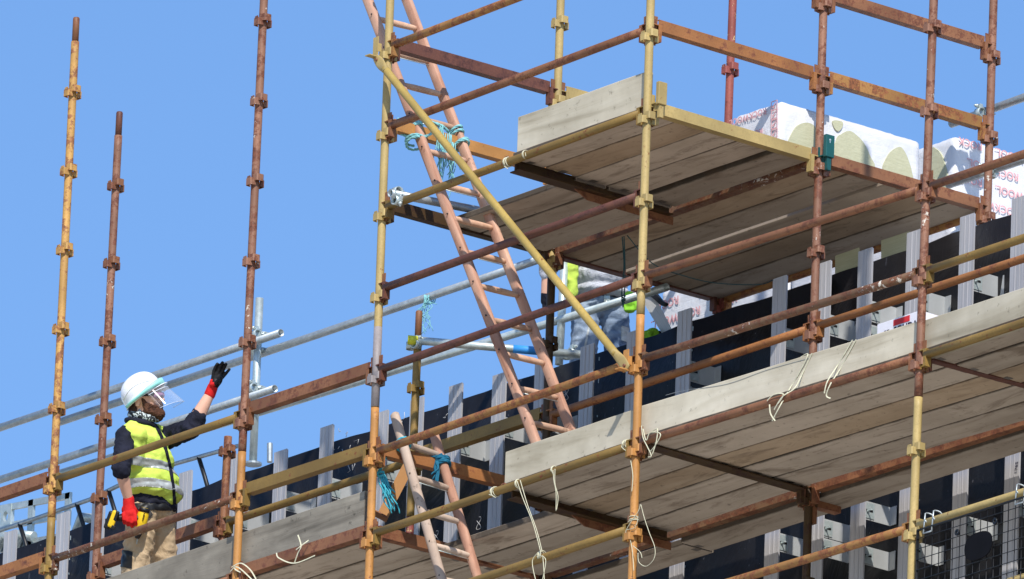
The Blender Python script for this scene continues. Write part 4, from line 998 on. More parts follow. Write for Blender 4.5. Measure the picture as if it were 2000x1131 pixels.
strands(q, (4.33, 0.36, 2.60), 14, 0.34, 0.022, 0.0035, 4); strands(q, (4.35, 0.42, 2.56), 6, 0.42, 0.02, 0.003, 5)
rope_obj(q, 'ropeblue', 'rope_lashing', 'pale blue rope lashing with frayed hanging strands on the near stile of the long ladder')
q = MB()
wrap(q, (5.727-0.56*2.60-0.01, 0.54, 2.60), axL, 0.034, 0.05, 2.2, 0.018, 0.0085, 2); wrap(q, (5.727-0.56*2.52-0.01, 0.545, 2.52), Vector((-0.4, 0.1, 1)), 0.036, 0.052, 1.8, 0.018, 0.0085, 0.5)
strands(q, (4.32, 0.47, 2.52), 9, 0.30, 0.015, 0.003, 6)
rope_obj(q, 'ropeblue', 'rope_lashing', 'pale blue rope bound round the far stile of the long ladder')
st2 = lambda z: 4.60-0.455*z
q = MB(); ax2 = Vector((-0.455, 0, 1)).normalized()
wrap(q, (st2(0.60), 0.19, 0.60), ax2, 0.036, 0.04, 3.0, 0.015, 0.009, 0); 
twisted(q, [(4.28, 0.20, 0.62), (4.26, 0.12, 0.56), (4.27, 0.08, 0.50), (4.25, 0.07, 0.44)], 0.010); twisted(q, [(4.28, 0.16, 0.60), (4.24, 0.10, 0.52), (4.26, 0.05, 0.47)], 0.009)
wrap(q, (4.257, 0.075, 0.45), Vector((0.2, 0, -1)), 0.018, 0.018, 2.5, 0.012, 0.007)
strands(q, (4.262, 0.08, 0.43), 22, 0.24, 0.016, 0.0042, 9, (0.33, 0.15, -1), 0.015)
rope_obj(q, 'ropeteal', 'rope_lashing', 'teal rope with a thick tassel on the pale stile of the lower ladder')
q = MB(); fR2 = lambda z: 4.585-0.475*z
wrap(q, (fR2(0.56), 0.49, 0.56), ax2, 0.036, 0.042, 3.5, 0.016, 0.0105, 1); twisted(q, [(4.30, 0.46, 0.62), (4.27, 0.38, 0.60), (4.28, 0.33, 0.585)], 0.008)
strands(q, (4.31, 0.44, 0.58), 9, 0.18, 0.014, 0.005, 12, (0.1, -0.1, -1), 0.02)
rope_obj(q, 'ropedark', 'rope_lashing', 'deep blue rope knotted round the reddish stile of the lower ladder')
# frayed twine on the guard pipe
q = MB(); p = onY(838, 585, PYR+0.055)
wrap(q, p+Vector((-0.03, 0, 0)), X1, 0.028, 0.028, 3.2, 0.018, 0.0035, 0, False); strands(q, p+Vector((0, -0.03, 0.02)), 10, 0.26, 0.012, 0.0022, 21, (0.04, 0, -1), 0.035); strands(q, p+Vector((0.03, -0.03, 0.0)), 5, 0.14, 0.012, 0.0022, 22, (0.05, 0, -1), 0.05)
rope_obj(q, 'ropeblue', 'frayed_twine', 'frayed cyan twine hanging from the grey guard pipe above the yellow-capped pipe', 'twine')
# green cord under the upper platform
q = MB(); A = onY(1217, 462, 0.9); B = onY(1217, 600, 0.9)
for dx in (-0.008, 0.008): q.path(curve([A+Vector((dx, 0, 0)), A.lerp(B, 0.4)+Vector((dx*0.6, 0.01, 0)), A.lerp(B, 0.8)+Vector((dx*1.6, 0, 0)), B]), 0.0035, 6)
wrap(q, B+Vector((0, 0, 0.03)), Z1, 0.010, 0.010, 3, 0.012, 0.004, 0, False)
q.path(curve([onY(1225, 460, 0.9), onY(1275, 515, 1.0), onY(1340, 540, 1.1), onY(1400, 553, 1.3), onY(1480, 556, 1.5), onY(1510, 547, 1.6)]), 0.003, 6)
rope_obj(q, 'ropegreen', 'hanging_cord', 'dark green cord dangling under the upper platform', 'cord')
GC = 'white cord ties on the scaffold'
def cordthing(paths, label, r=0.0032, knots=(), mat='cord', loops=()):
    q = MB()
    for p in paths: q.path(curve(p), r*0.6, 6)
    for k in knots:
        wrap(q, k[0], k[1], k[2]-0.002, k[2]-0.002, k[3], 0.008, r*0.75, 0, False)
    return rope_obj(q, mat, 'cord_tie', label, 'cord', GC)
F = lambda x, y, Y=-0.035: onY(x, y, Y)
cordthing([[F(1010, 940), F(1022, 975), F(1040, 1020), F(1054, 1070), F(1056, 1085)], [F(1016, 938), F(1030, 985), F(1048, 1035), F(1059, 1078)], [F(1050, 1080), F(1040, 1095), F(1043, 1120), F(1050, 1145)], [F(1060, 1085), F(1062, 1110), F(1064, 1150)], [F(1054, 1085), F(1066, 1095), F(1058, 1140)]],
          'long white cord hanging from mustard ledger to a knot on the yellow one', 0.0042, [(onY(1012, 946, 0), X1, 0.029, 2.2), (onY(1056, 1087, 0), X1, 0.030, 4)])
cordthing([[F(1080, 918), F(1082, 940), F(1086, 962), F(1086, 998)], [F(1084, 916), F(1084, 945), F(1090, 970), F(1087, 996)]], 'short looped white cord hanging from the mustard ledger, left of the corner upright', 0.0038, [(onY(1082, 920, 0), X1, 0.029, 1.6)])
cordthing([[F(965, 950), F(960, 965), F(968, 972)], [F(962, 968), F(955, 966)]], 'white tie round the mustard ledger left of the short pale toe board', 0.004, [(onY(964, 962, 0), X1, 0.030, 3.2)])
cordthing([[F(985, 325), F(992, 330)]], 'white tie round the mustard ledger at the left end of the upper toe board', 0.004, [(onY(989, 318, 0), X1, 0.030, 3)])
cordthing([[F(1026, 298), F(1027, 305)]], 'thin white tie round the mustard ledger, just under the upper toe board', 0.003, [(onY(1026, 303, 0), X1, 0.029, 2)])
cordthing([[F(1222, 862), F(1214, 872), F(1222, 880)], [F(1232, 900), F(1236, 930), F(1234, 960)]], 'white tie where the mustard ledger meets the orange upright', 0.004, [(onY(1222, 870, 0), X1, 0.031, 3)])
cordthing([[F(1253, 832), F(1256, 855), F(1264, 872), F(1272, 890), F(1266, 893)], [F(1256, 838), F(1262, 860), F(1270, 845), F(1290, 848), F(1280, 870), F(1270, 882)], [F(1275, 842), F(1284, 838), F(1282, 862), F(1274, 888)]], 'tangle of white strap right of the orange upright at lower platform level', 0.0055)
cordthing([[F(1251, 985), F(1246, 1000), F(1232, 1020), F(1222, 1040), F(1228, 1052)], [F(1252, 986), F(1258, 1010), F(1268, 1040), F(1279, 1070), F(1277, 1092), F(1262, 1106), F(1248, 1098), F(1246, 1080)], [F(1230, 1050), F(1235, 1075), F(1238, 1115)], [F(1226, 1020), F(1245, 1010), F(1240, 1030), F(1222, 1035)], [F(1236, 1066), F(1250, 1078), F(1254, 1090)]],
          'white cord tangled round the orange upright, with a big loop', 0.0034, [(N('S5',0,-1)+Vector((0, 0, 0.08)), Z1, 0.030, 3)])
# straps over the long toe board
def strap(px, label, wd=0.0075):
    q = MB()
    for line in px:
        P = curve([onY(x, y, Y) for x, y, Y in line], 6)
        for i in range(len(P)-1): 
            q.bar(P[i], P[i+1]+(P[i+1]-P[i])*0.05, wd, 0.0012, up=Vector((0.45, -0.8, 0.3)))
    return rope_obj(q, 'cord', 'strap', label, 'strap', 'cream straps over toe boards')
strap([[(1560, 700, 0.10), (1578, 692, 0.040), (1560, 730, 0.040), (1545, 755, 0.040), (1525, 790, -0.032), (1508, 822, -0.032)], [(1586, 690, 0.040), (1568, 728, 0.040), (1552, 758, 0.0), (1528, 775, -0.032), (1512, 800, -0.032)], [(1498, 783, -0.03), (1512, 770, -0.034), (1530, 770, -0.034), (1520, 788, -0.034)], [(1503, 790, -0.034), (1505, 808, -0.034), (1514, 822, -0.034)]],
      'cream strap over the long toe board, left one with a loose knot')
strap([[(1665, 664, 0.040), (1650, 690, 0.040), (1635, 715, 0.040), (1616, 745, -0.03), (1610, 768, -0.033)], [(1672, 663, 0.040), (1656, 692, 0.040), (1640, 722, 0.040), (1622, 750, -0.03), (1614, 772, -0.034), (1622, 778, -0.03)]], 'cream strap over the long toe board, right one')
q = MB(); q.path(curve([onY(1300, 772, 0.0435), onY(1340, 762, 0.0435), onY(1420, 750, 0.0435), onY(1500, 722, 0.0435), onY(1580, 700, 0.0435)]), 0.0012, 5)
rope_obj(q, 'galv', 'thin_wire', 'thin wire lying across the face of the long toe board', 'wire')
strap([[(540, 1080, -0.035), (545, 1090, -0.05), (575, 1100, -0.04), (615, 1085, -0.02)], [(575, 1100, -0.04), (582, 1080, -0.045), (588, 1066, -0.045), (582, 1045, -0.02)], [(603, 1055, -0.02), (588, 1066, -0.045), (578, 1074, -0.045)]], 'cream strap hanging under the grey grained toe board')
strap([[(452, 1108, -0.03), (470, 1100, -0.035), (488, 1112, -0.035), (500, 1131, -0.03)], [(450, 1116, -0.03), (465, 1108, -0.034), (500, 1140, -0.03)], [(462, 1095, 0.0), (458, 1110, -0.033), (470, 1118, -0.03)]], 'cream strap knotted on the orange upright at the bottom edge')

# ------------------------------------------------------------ people
from mathutils.bvhtree import BVHTree
def cloth(name, col, col2=None, ns=9, strength=0.8, dist=0.02, rough=0.85, weave=True, sheen=0.2):
    t = NT(name); v = t.coord(rnd=False); n1 = t.noise(v, ns, 5, 0.6, 0.8); n2 = t.noise(v, 60, 3, 0.6)
    c1 = lin(*col); c2 = lin(*(col2 or [x*0.86 for x in col]))
    t.base(t.ramp(n1, [(0.35, c2), (0.65, c1)])); t.set(Roughness=rough, Specular_IOR_Level=0.25)
    t.bump(n1, strength, dist); return t.m
M['neon'] = cloth('neon_yellow_fabric', (202, 224, 100), (190, 214, 86), 7, 0.5, 0.02)
M['navy'] = cloth('navy_jersey', (30, 32, 48), (20, 22, 34), 10, 0.8, 0.02)
M['khaki'] = cloth('khaki_canvas', (196, 172, 140), (180, 156, 124), 7, 0.9, 0.025)
M['denim'] = cloth('faded_denim', (152, 167, 185), (82, 102, 132), 8, 0.7, 0.015)
M['greyshirt'] = cloth('pale_grey_jersey', (196, 198, 206), (170, 172, 182), 6, 1.0, 0.04)
M['reflect'] = plain('reflective_tape', (176, 180, 178), 0.4, 0.3, var=0.08)
M['redglove'] = cloth('red_knit_glove', (214, 40, 38), (190, 26, 28), 30, 0.4, 0.004)
M['blackglove'] = cloth('black_rubber_palm', (34, 32, 34), (22, 22, 24), 30, 0.4, 0.004, 0.5)
M['helmet'] = plain('white_helmet_shell', (236, 238, 242), 0.25, var=0.03, spec=0.5)
M['turq'] = plain('turquoise_band', (150, 216, 208), 0.45, var=0.06)
M['beard'] = cloth('brown_beard', (100, 66, 48), (56, 36, 28), 60, 1.0, 0.006)
M['hair'] = cloth('brown_hair', (84, 58, 44), (50, 34, 28), 70, 1.0, 0.005)
def gaiter():
    t = NT('patterned_gaiter'); v = t.coord(rnd=False); n1 = t.noise(v, 55, 2, 0.5, 1.0)
    t.base(t.ramp(n1, [(0.51, lin(30, 36, 40)), (0.54, lin(190, 200, 200))])); t.set(Roughness=0.9); return t.m
M['gaiter'] = gaiter()
def visor():
    t = NT('clear_visor'); t.base(lin(236, 240, 250)); t.set(Roughness=0.12, Specular_IOR_Level=0.6)
    tr_ = t.n('BsdfTransparent'); mx = t.n('MixShader'); lw = t.n('LayerWeight'); lw.inputs[0].default_value = 0.25
    mr = t.n('MapRange'); mr.inputs[3].default_value = 0.015; mr.inputs[4].default_value = 0.22; t.l(lw.outputs['Facing'], mr.inputs[0])
    t.l(mr.outputs[0], mx.inputs[0]); t.l(tr_.outputs[0], mx.inputs[1]); t.l(t.b.outputs[0], mx.inputs[2])
    t.l(mx.outputs[0], t.t.nodes['Material Output'].inputs['Surface']); return t.m
M['visor'] = visor()
D0 = 91.9
Zv = Vector((0, 0, 1))
def J(x, y, d=0.0, base=D0): return onD(x, y, base+d)
def project(p):
    v = p-CAM; z = v.dot(CF); return 1000+FPX*v.dot(CR)/z, 565.5-FPX*v.dot(CU)/z
def extract(src, test, mat, name, parent, off=0.003):
    """lift the chosen faces of a garment off it as a strip of its own"""
    me = src.data; me.update(); nor = [v.normal.copy() for v in me.vertices]; q = MB(); idx = {}
    for p in me.polygons:
        c = p.center
        if test(c, p.normal):
            for i in p.vertices:
                if i not in idx: idx[i] = len(q.v); q.v.append(me.vertices[i].co+nor[i]*off)
            q.f.append(tuple(idx[i] for i in p.vertices)); q.sm.append(True)
    # close the rim down to the garment
    ec = {}
    for f in q.f:
        for a, b2 in zip(f, f[1:]+f[:1]): ec.setdefault((min(a, b2), max(a, b2)), []).append((a, b2))
    inv = {v: k for k, v in idx.items()}; low = {}
    for e, l in list(ec.items()):
        if len(l) == 1:
            a, b2 = l[0]
            for i in (a, b2):
                if i not in low: low[i] = len(q.v); q.v.append(me.vertices[inv[i]].co-nor[inv[i]]*0.002)
            q.f.append((b2, a, low[a], low[b2])); q.sm.append(False)
    if not q.f: return None
    o = link(name, q.mesh(name), mat, parent); return o
def clip_strip(src, planes_list, mat, name, parent, off=0.003, facing=True):
    """cut clean-edged strips out of a garment; planes_list holds sets of (point, outward normal)"""
    q = MB()
    for planes in planes_list:
        bm = bmesh.new(); bm.from_mesh(src.data)
        if facing:
            bmesh.ops.delete(bm, geom=[f for f in bm.faces if f.normal.dot(CF) > 0.1], context='FACES')
        for co, no in planes:
            bmesh.ops.bisect_plane(bm, geom=list(bm.verts)+list(bm.edges)+list(bm.faces), plane_co=co, plane_no=no, clear_outer=True)
        bm.normal_update(); o_ = len(q.v); bm.verts.index_update()
        nv = [v.normal.copy() for v in bm.verts]
        q.v += [v.co+v.normal*off for v in bm.verts]
        for f in bm.faces: q.f.append(tuple(v.index+o_ for v in f.verts)); q.sm.append(True)
        for e in bm.edges:
            if len(e.link_faces) == 1:
                a, b2 = e.verts; k = len(q.v); q.v += [a.co-a.normal*0.001, b2.co-b2.normal*0.001]; q.f.append((b2.index+o_, a.index+o_, k, k+1)); q.sm.append(False)
        bm.free()
    if not q.f: return None
    return link(name, q.mesh(name), mat, parent)
def edge_planes(poly):
    cx = sum(p[0] for p in poly)/len(poly); cy = sum(p[1] for p in poly)/len(poly); out = []
    mid = ray(cx, cy)
    for (x1, y1), (x2, y2) in zip(poly, poly[1:]+poly[:1]):
        n = ray(x1, y1).cross(ray(x2, y2)).normalized()
        if n.dot(mid) > 0: n = -n
        out.append((CAM, n))
    return out
def inpoly(x, y, poly):
    c = False
    for i in range(len(poly)):
        (x1, y1), (x2, y2) = poly[i-1], poly[i]
        if (y1 > y) != (y2 > y) and x < (x2-x1)*(y-y1)/(y2-y1)+x1: c = not c
    return c
def folds(amp, f1=(14, 14, 34), s1=0.0, dirs=None):
    def fn(co):
        n = 1-abs(noise.noise(Vector((co.x*f1[0]+s1, co.y*f1[1], co.z*f1[2]))))*2.2
        return amp*(n-0.4)+amp*0.6*noise.noise(co*30)
    return fn
def finger(q, pts, r0, r1, seg=10):
    pts = [Vector(p) for p in pts]; n = len(pts)-1
    for i in range(n):
        a = r0+(r1-r0)*i/n; b2 = r0+(r1-r0)*(i+1)/n; q.capsule(pts[i], pts[i+1], a, b2, seg)

# ===== worker with white helmet
root1 = empty('person', 'bearded worker in white helmet, clear visor and neon yellow vest, one gloved hand raised', 'person', None, Matrix.Translation(Vector((J(290, 1000).x, J(290, 1000).y, 0.095))))
O1 = root1.matrix_world.translation.copy()
def rel(o, R=None):
    o.matrix_parent_inverse = Matrix.Translation(-(R or O1)); return o
shR, shL = J(247, 852, -.15), J(320, 858, .13)
elR, wrR = J(236, 916, -.30), J(251, 975, -.25)
elL, wrL = J(373, 838, -.05), J(410, 770, -.02)
Bs = (shL-shR); Bs.z = 0; Bs.normalize(); Bf = Bs.cross(Zv)
hipR, hipL = J(279, 1004, -.08), J(311, 1006, .09)
knR, knL = J(262, 1126, -.11), J(321, 1126, .10)
anR = Vector((knR.x-0.05, knR.y-0.01, 0.18)); anL = Vector((knL.x+0.02, knL.y, 0.18))
rotB = Matrix((Bf, Bs, Zv)).transposed()
# head frame
Hf = (CR*math.cos(math.radians(16))-CF*math.sin(math.radians(16))); Hf = (Hf+CU*0.08).normalized()
Hs = CU.cross(Hf).normalized(); Hu = Hf.cross(Hs).normalized()
Hc = J(281, 774, 0.0)
def H(f, s, u): return Hc+Hf*f+Hs*s+Hu*u
rotH = Matrix((Hf, Hs, Hu)).transposed()
b = MB()
b.ball(H(-0.004, 0, 0.012), (0.096, 0.076, 0.108), 22, 16, rotH)
b.ball(H(0.045, 0, -0.035), (0.052, 0.058, 0.07), 18, 12, rotH)
b.capsule(H(0.02, 0.04, -0.08), H(0.075, 0.014, -0.108), 0.03, 0.024); b.capsule(H(0.02, -0.04, -0.08), H(0.075, -0.014, -0.108), 0.03, 0.024)
b.capsule(H(0.094, 0, 0.006), H(0.118, 0, -0.030), 0.009, 0.0125); b.ball(H(0.108, 0.011, -0.034), 0.009); b.ball(H(0.108, -0.011, -0.034), 0.009)
b.capsule(H(0.088, -0.03, 0.022), H(0.088, 0.03, 0.022), 0.012, 0.012)
b.capsule(H(0.098, -0.016, -0.060), H(0.098, 0.016, -0.060), 0.0075, 0.0075); b.capsule(H(0.096, -0.014, -0.071), H(0.096, 0.014, -0.071), 0.008, 0.008)
for sg in (-1, 1):
    [b.capsule(H(-0.018+0.019*math.cos(a1), sg*(0.083+0.006*math.sin(a1)), -0.028+0.030*math.sin(a1)), H(-0.018+0.019*math.cos(a1+0.5), sg*(0.083+0.006*math.sin(a1+0.5)), -0.028+0.030*math.sin(a1+0.5)), 0.0062, 0.0062, 8) for a1 in [0.7+0.5*k for k in range(9)]]
    b.ball(H(-0.016, sg*0.077, -0.028), (0.016, 0.006, 0.028), 14, 10, rotH)
    b.ball(H(0.066, sg*0.035, -0.018), (0.026, 0.026, 0.026), 12, 8)
b.capsule(H(-0.03, 0, -0.06), J(270, 826, 0.0), 0.058, 0.066)
b.capsule(J(276, 842, 0), J(290, 930, 0), 0.085, 0.10); b.capsule(J(290, 930, 0), J(296, 990, 0), 0.10, 0.11)
b.capsule(shR, shL, 0.05, 0.05)
b.capsule(shR, elR, 0.046, 0.040); b.capsule(elR, wrR, 0.044, 0.029)
b.capsule(shL, elL, 0.046, 0.041); b.capsule(elL, elL.lerp(wrL, 0.35), 0.044, 0.046); b.capsule(elL.lerp(wrL, 0.35), wrL, 0.046, 0.030)
b.capsule(wrR, J(255, 998, -.13), 0.028, 0.036); b.capsule(wrL, J(420, 748, -.02), 0.028, 0.03)
for hp, kn, an in ((hipR, knR, anR), (hipL, knL, anL)):
    b.capsule(hp, kn, 0.075, 0.052); b.capsule(kn, an, 0.052, 0.038); b.capsule(an, an+Bf*0.14+Vector((0, 0, -0.05)), 0.04, 0.034)
body = rel(remeshed('body', b, M['skin'], root1, 0.0065, 3))
# eye and mouth details
for sg in (-1, 1):
    q = MB(); q.ball(H(0.083, sg*0.030, 0.003), 0.0115, 12, 8); rel(obj('eye', q, plain('eye_white', (200, 195, 190), 0.3) if sg < 0 else bpy.data.materials['eye_white'], root1))
q = MB(); q.capsule(H(0.1045, -0.017, -0.0655), H(0.1045, 0.017, -0.0655), 0.003, 0.003, 8); rel(obj('mouth_line', q, M['beard'], root1))
# beard and moustache
b = MB()
b.capsule(H(0.022, -0.063, -0.05), H(0.082, -0.036, -0.072), 0.016, 0.013); b.capsule(H(0.022, 0.063, -0.05), H(0.082, 0.036, -0.072), 0.016, 0.013); b.capsule(H(0.012, -0.067, -0.018), H(0.034, -0.050, -0.085), 0.010, 0.027); b.capsule(H(0.012, 0.067, -0.018), H(0.034, 0.050, -0.085), 0.010, 0.027)
b.capsule(H(0.03, -0.045, -0.085), H(0.088, -0.014, -0.112), 0.032, 0.032); b.capsule(H(0.03, 0.045, -0.085), H(0.088, 0.014, -0.112), 0.032, 0.032)
b.capsule(H(0.082, -0.022, -0.098), H(0.082, 0.022, -0.098), 0.028, 0.028); b.ball(H(0.078, 0, -0.128), (0.034, 0.034, 0.030), 14, 10, rotH)
b.capsule(H(0.100, -0.026, -0.058), H(0.103, 0, -0.050), 0.008, 0.0085); b.capsule(H(0.100, 0.026, -0.058), H(0.103, 0, -0.050), 0.008, 0.0085)
b.capsule(H(0.100, -0.026, -0.058), H(0.085, -0.034, -0.085), 0.010, 0.016); b.capsule(H(0.100, 0.026, -0.058), H(0.085, 0.034, -0.085), 0.010, 0.016)
rel(remeshed('beard', b, M['beard'], root1, 0.004, 1, crease=lambda co: 0.0035*noise.noise(co*110)))
o = extract(body, lambda c, n: (lambda f, s, u: (f < -0.030 and -0.10 < u < 0.06 and f > -0.14) or (-0.045 < f < 0.0 and abs(s) > 0.06 and u > 0.005 and u < 0.05))((c-Hc).dot(Hf), (c-Hc).dot(Hs), (c-Hc).dot(Hu)), M['hair'], 'hair', root1, 0.005)
if o: rel(o)
# helmet tilted back
tl = math.radians(-31); Kf = Hf*math.cos(tl)-Hu*math.sin(tl); Ku = Hf*math.sin(tl)+Hu*math.cos(tl)
Kc = H(-0.012, 0, 0.022)
def K(f, s, u): return Kc+Kf*f+Hs*s+Ku*u
q = MB(); n = 36; rows = 14; vs = []
for j in range(rows+1):
    th = PI/2*j/rows
    for k in range(n):
        a = 2*PI*k/n; rf = 0.128; rs = 0.105
        x = rf*math.sin(th)*math.cos(a); y = rs*math.sin(th)*math.sin(a); z = 0.118*math.cos(th)**0.85
        z += 0.004*math.exp(-(y/0.02)**2)*math.sin(th)
        vs.append(K(x, y, z))
for j, (ex, dz_) in enumerate(((0.0, -0.030), (0.006, -0.034), (0.007, -0.038))):
    for k in range(n):
        a = 2*PI*k/n; pk = 0.030*max(0, math.cos(a))**3; vs.append(K((0.128+ex+pk*(j > 0))*math.cos(a), (0.105+ex)*math.sin(a), dz_-0.004*(j > 0)*max(0, math.cos(a))))
for j, (ex, dz_) in enumerate(((0.001, -0.038), (-0.004, -0.030), (-0.004, 0.02))):
    for k in range(n): a = 2*PI*k/n; vs.append(K((0.128+ex)*math.cos(a), (0.105+ex)*math.sin(a), dz_))
R_ = rows+1+6
q.add(vs, [(j*n+k, j*n+(k+1) % n, (j+1)*n+(k+1) % n, (j+1)*n+k) for j in range(R_-1) for k in range(n)], True)
hm = rel(obj('helmet', q, M['helmet'], root1))
q = MB()
for sg in (-1, 1): q.path([K(-0.10+0.2*t/8, sg*(0.0925*math.sqrt(max(0, 1-((-0.10+0.2*t/8)/0.132)**2))+0.008), 0.020+0.022*math.sin(PI*t/8)) for t in range(9)], 0.0035, 8)
rel(obj('rain_channel', q, M['helmet'], root1))
# turquoise carrier band round the front of the rim
q = MB(); vs = []; n2 = 30; w0 = []
for k in range(n2+1):
    a = -PI*0.80+PI*1.60*k/n2; wd = 0.016+0.022*max(0, math.cos(a))
    for (ex, z) in ((0.010, -0.036), (0.012, -0.036+wd), (0.008, -0.036+wd+0.002), (0.005, -0.034)):
        vs.append(K((0.130+ex+0.012*max(0, math.cos(a)))*math.cos(a), (0.106+ex)*math.sin(a), z))
q.add(vs, [(k*4+j, k*4+(j+1) % 4, (k+1)*4+(j+1) % 4, (k+1)*4+j) for k in range(n2) for j in range(4)]+[(0, 1, 2, 3), (n2*4, n2*4+1, n2*4+2, n2*4+3)], True)
rel(obj('visor_carrier', q, M['turq'], root1))
# clear visor: part of a flaring shell with thickness
q = MB(); vs = []; na, nr = 28, 10
for side in (0, 0.0015):
    for j in range(nr+1):
        t = j/nr
        for k in range(na+1):
            a = -PI*0.38+PI*0.76*k/na; rr = 0.142+0.030*t-side; u = -0.030-0.165*t*(1-0.16*abs(a))
            vs.append(K(rr*math.cos(a)+0.012*t, (rr*0.84)*math.sin(a), u))
m1 = (na+1)*(nr+1)
fs = [(o_+j*(na+1)+k, o_+j*(na+1)+k+1, o_+(j+1)*(na+1)+k+1, o_+(j+1)*(na+1)+k) for o_ in (0, m1) for j in range(nr) for k in range(na)]
for k in range(na): fs += [(k, k+1, m1+k+1, m1+k), (nr*(na+1)+k, nr*(na+1)+k+1, m1+nr*(na+1)+k+1, m1+nr*(na+1)+k)]
for j in range(nr): fs += [(j*(na+1), (j+1)*(na+1), m1+(j+1)*(na+1), m1+j*(na+1)), (j*(na+1)+na, (j+1)*(na+1)+na, m1+(j+1)*(na+1)+na, m1+j*(na+1)+na)]
q.add(vs, fs, True); rel(obj('visor', q, M['visor'], root1))
q = MB(); q.path([vs[nr*(na+1)+k] for k in range(na+1)], 0.0013, 6); q2 = MB(); q2.path([vs[2*(na+1)+k]+Ku*0.0 for k in range(na+1)], 0.0022, 6)
vr = plain('visor_edge', (214, 222, 232), 0.2); rel(obj('visor_edge', q, vr, root1)); rel(obj('visor_crease', q2, vr, root1))
# safety glasses
q = MB()
for sg in (-1, 1): q.capsule(H(0.105, sg*0.012, -0.002), H(0.088, sg*0.052, 0.000), 0.021, 0.019)
gl = NT('tinted_lens'); gl.base(lin(150, 112, 142)); gl.set(Roughness=0.08, Specular_IOR_Level=0.8); rel(obj('glasses_lens', q, gl.m, root1))
for sg in (-1, 1):
    q = MB(); q.bar(H(0.09, sg*0.066, 0.008), H(-0.02, sg*0.084, 0.010), 0.008, 0.022, up=Hu); rel(obj('glasses_arm', q, M['black'], root1))
# gaiter and collar
b = MB(); nk = [H(-0.022, 0, -0.095), J(277, 818, 0), J(279, 826, 0)]
for k in range(22):
    a = 2*PI*k/22
    b.capsule(J(281, 813, 0)+Hf*0.076*math.cos(a)+Hs*0.068*math.sin(a)+Hu*(0.012-0.020*math.cos(a)), J(281, 813, 0)+Hf*0.082*math.cos(a+0.29)+Hs*0.072*math.sin(a+0.29)+Hu*(-0.008-0.022*math.cos(a)), 0.016, 0.018, 8)
b.capsule(nk[0], nk[2], 0.062, 0.066)
rel(remeshed('neck_gaiter', b, M['gaiter'], root1, 0.006, 2, crease=lambda co: 0.004*noise.noise(co*45)))
b = MB()
for k in range(20):
    a = 2*PI*k/20; a2 = a+0.32
    b.capsule(J(276, 830, 0)+Bf*0.080*math.cos(a)+Bs*0.094*math.sin(a)-Zv*0.02*math.cos(a)+Zv*0.006, J(276, 830, 0)+Bf*0.080*math.cos(a2)+Bs*0.094*math.sin(a2)-Zv*0.02*math.cos(a2)+Zv*0.006, 0.019, 0.019, 8)
rel(remeshed('collar', b, M['navy'], root1, 0.008, 2, crease=folds(0.003)))
# navy shirt
def torso(b, g_, extra=0):
    for (x, y, rf, rs, ru) in ((276, 840, .080, .120, .052), (280, 862, .112, .170, .10), (284, 898, .118, .160, .12), (290, 940, .120, .152, .12), (296, 976, .130, .156, .10)):
        b.ball(J(x, y, 0), (rf+g_, rs+g_, ru+g_*0.5), 22, 16, rotB)
b = MB(); torso(b, 0.0)
b.ball(shR, 0.066); b.ball(shL, 0.064)
b.capsule(shR, elR, 0.064, 0.056); b.capsule(elR, elR.lerp(wrR, 0.10), 0.056, 0.053)
b.capsule(shL, elL, 0.070, 0.060); b.capsule(elL, elL.lerp(wrL, 0.36), 0.060, 0.054)
b.ball(J(297, 990, 0), (.136, .164, .055), 20, 12, rotB)
rel(remeshed('shirt', b, M['navy'], root1, 0.009, 3, crease=folds(0.0075, (22, 22, 26))))
# vest: torso shell, shoulders cut back
b = MB()
for (x, y, rf, rs, ru) in ((276, 842, .090, .120, .058), (281, 864, .128, .160, .095), (287, 900, .146, .174, .12), (294, 940, .158, .178, .115), (300, 962, .160, .184, .075)):
    b.ball(J(x, y, 0), (rf+.006, rs+.006, ru), 24, 18, rotB)
b.ball(J(322, 965, -0.03), (.085, .08, .075), 16, 12, rotB)
b.capsule(J(268, 834, -.03), shR+Zv*0.022+Bf*0.01, .055, .050); b.capsule(J(284, 838, .05), shL+Zv*0.02, .055, .050); b.capsule(J(262, 838, .0), shR-Bf*0.03, .045, .04)
b.capsule(shR+Bf*0.06+Bs*0.03, J(262, 900, -.14), .06, .06)
vest = rel(remeshed('hi_vis_vest', b, M['neon'], root1, 0.008, 3, crease=folds(0.006, (12, 12, 22), 3.0)))
zz = [J(300, 905, -.15).z, J(300, 944, -.15).z]
for k, zc in enumerate(zz):
    o = clip_strip(vest, [[(Vector((0, 0, zc+0.025)), Zv), (Vector((0, 0, zc-0.025)), -Zv)]], M['reflect'], 'reflective_band', root1, 0.003, False)
    if o: rel(o)
ln = [(305, 832), (315, 852), (323, 876), (330, 902), (335, 928), (339, 955), (341, 985)]
o = clip_strip(vest, [edge_planes([(x1-3, y1), (x2-3, y2+0.3), (x2+2.5, y2+0.3), (x1+2.5, y1)]) for (x1, y1), (x2, y2) in zip(ln, ln[1:])], M['navy'], 'zip_placket', root1, 0.0045)
if o: rel(o)
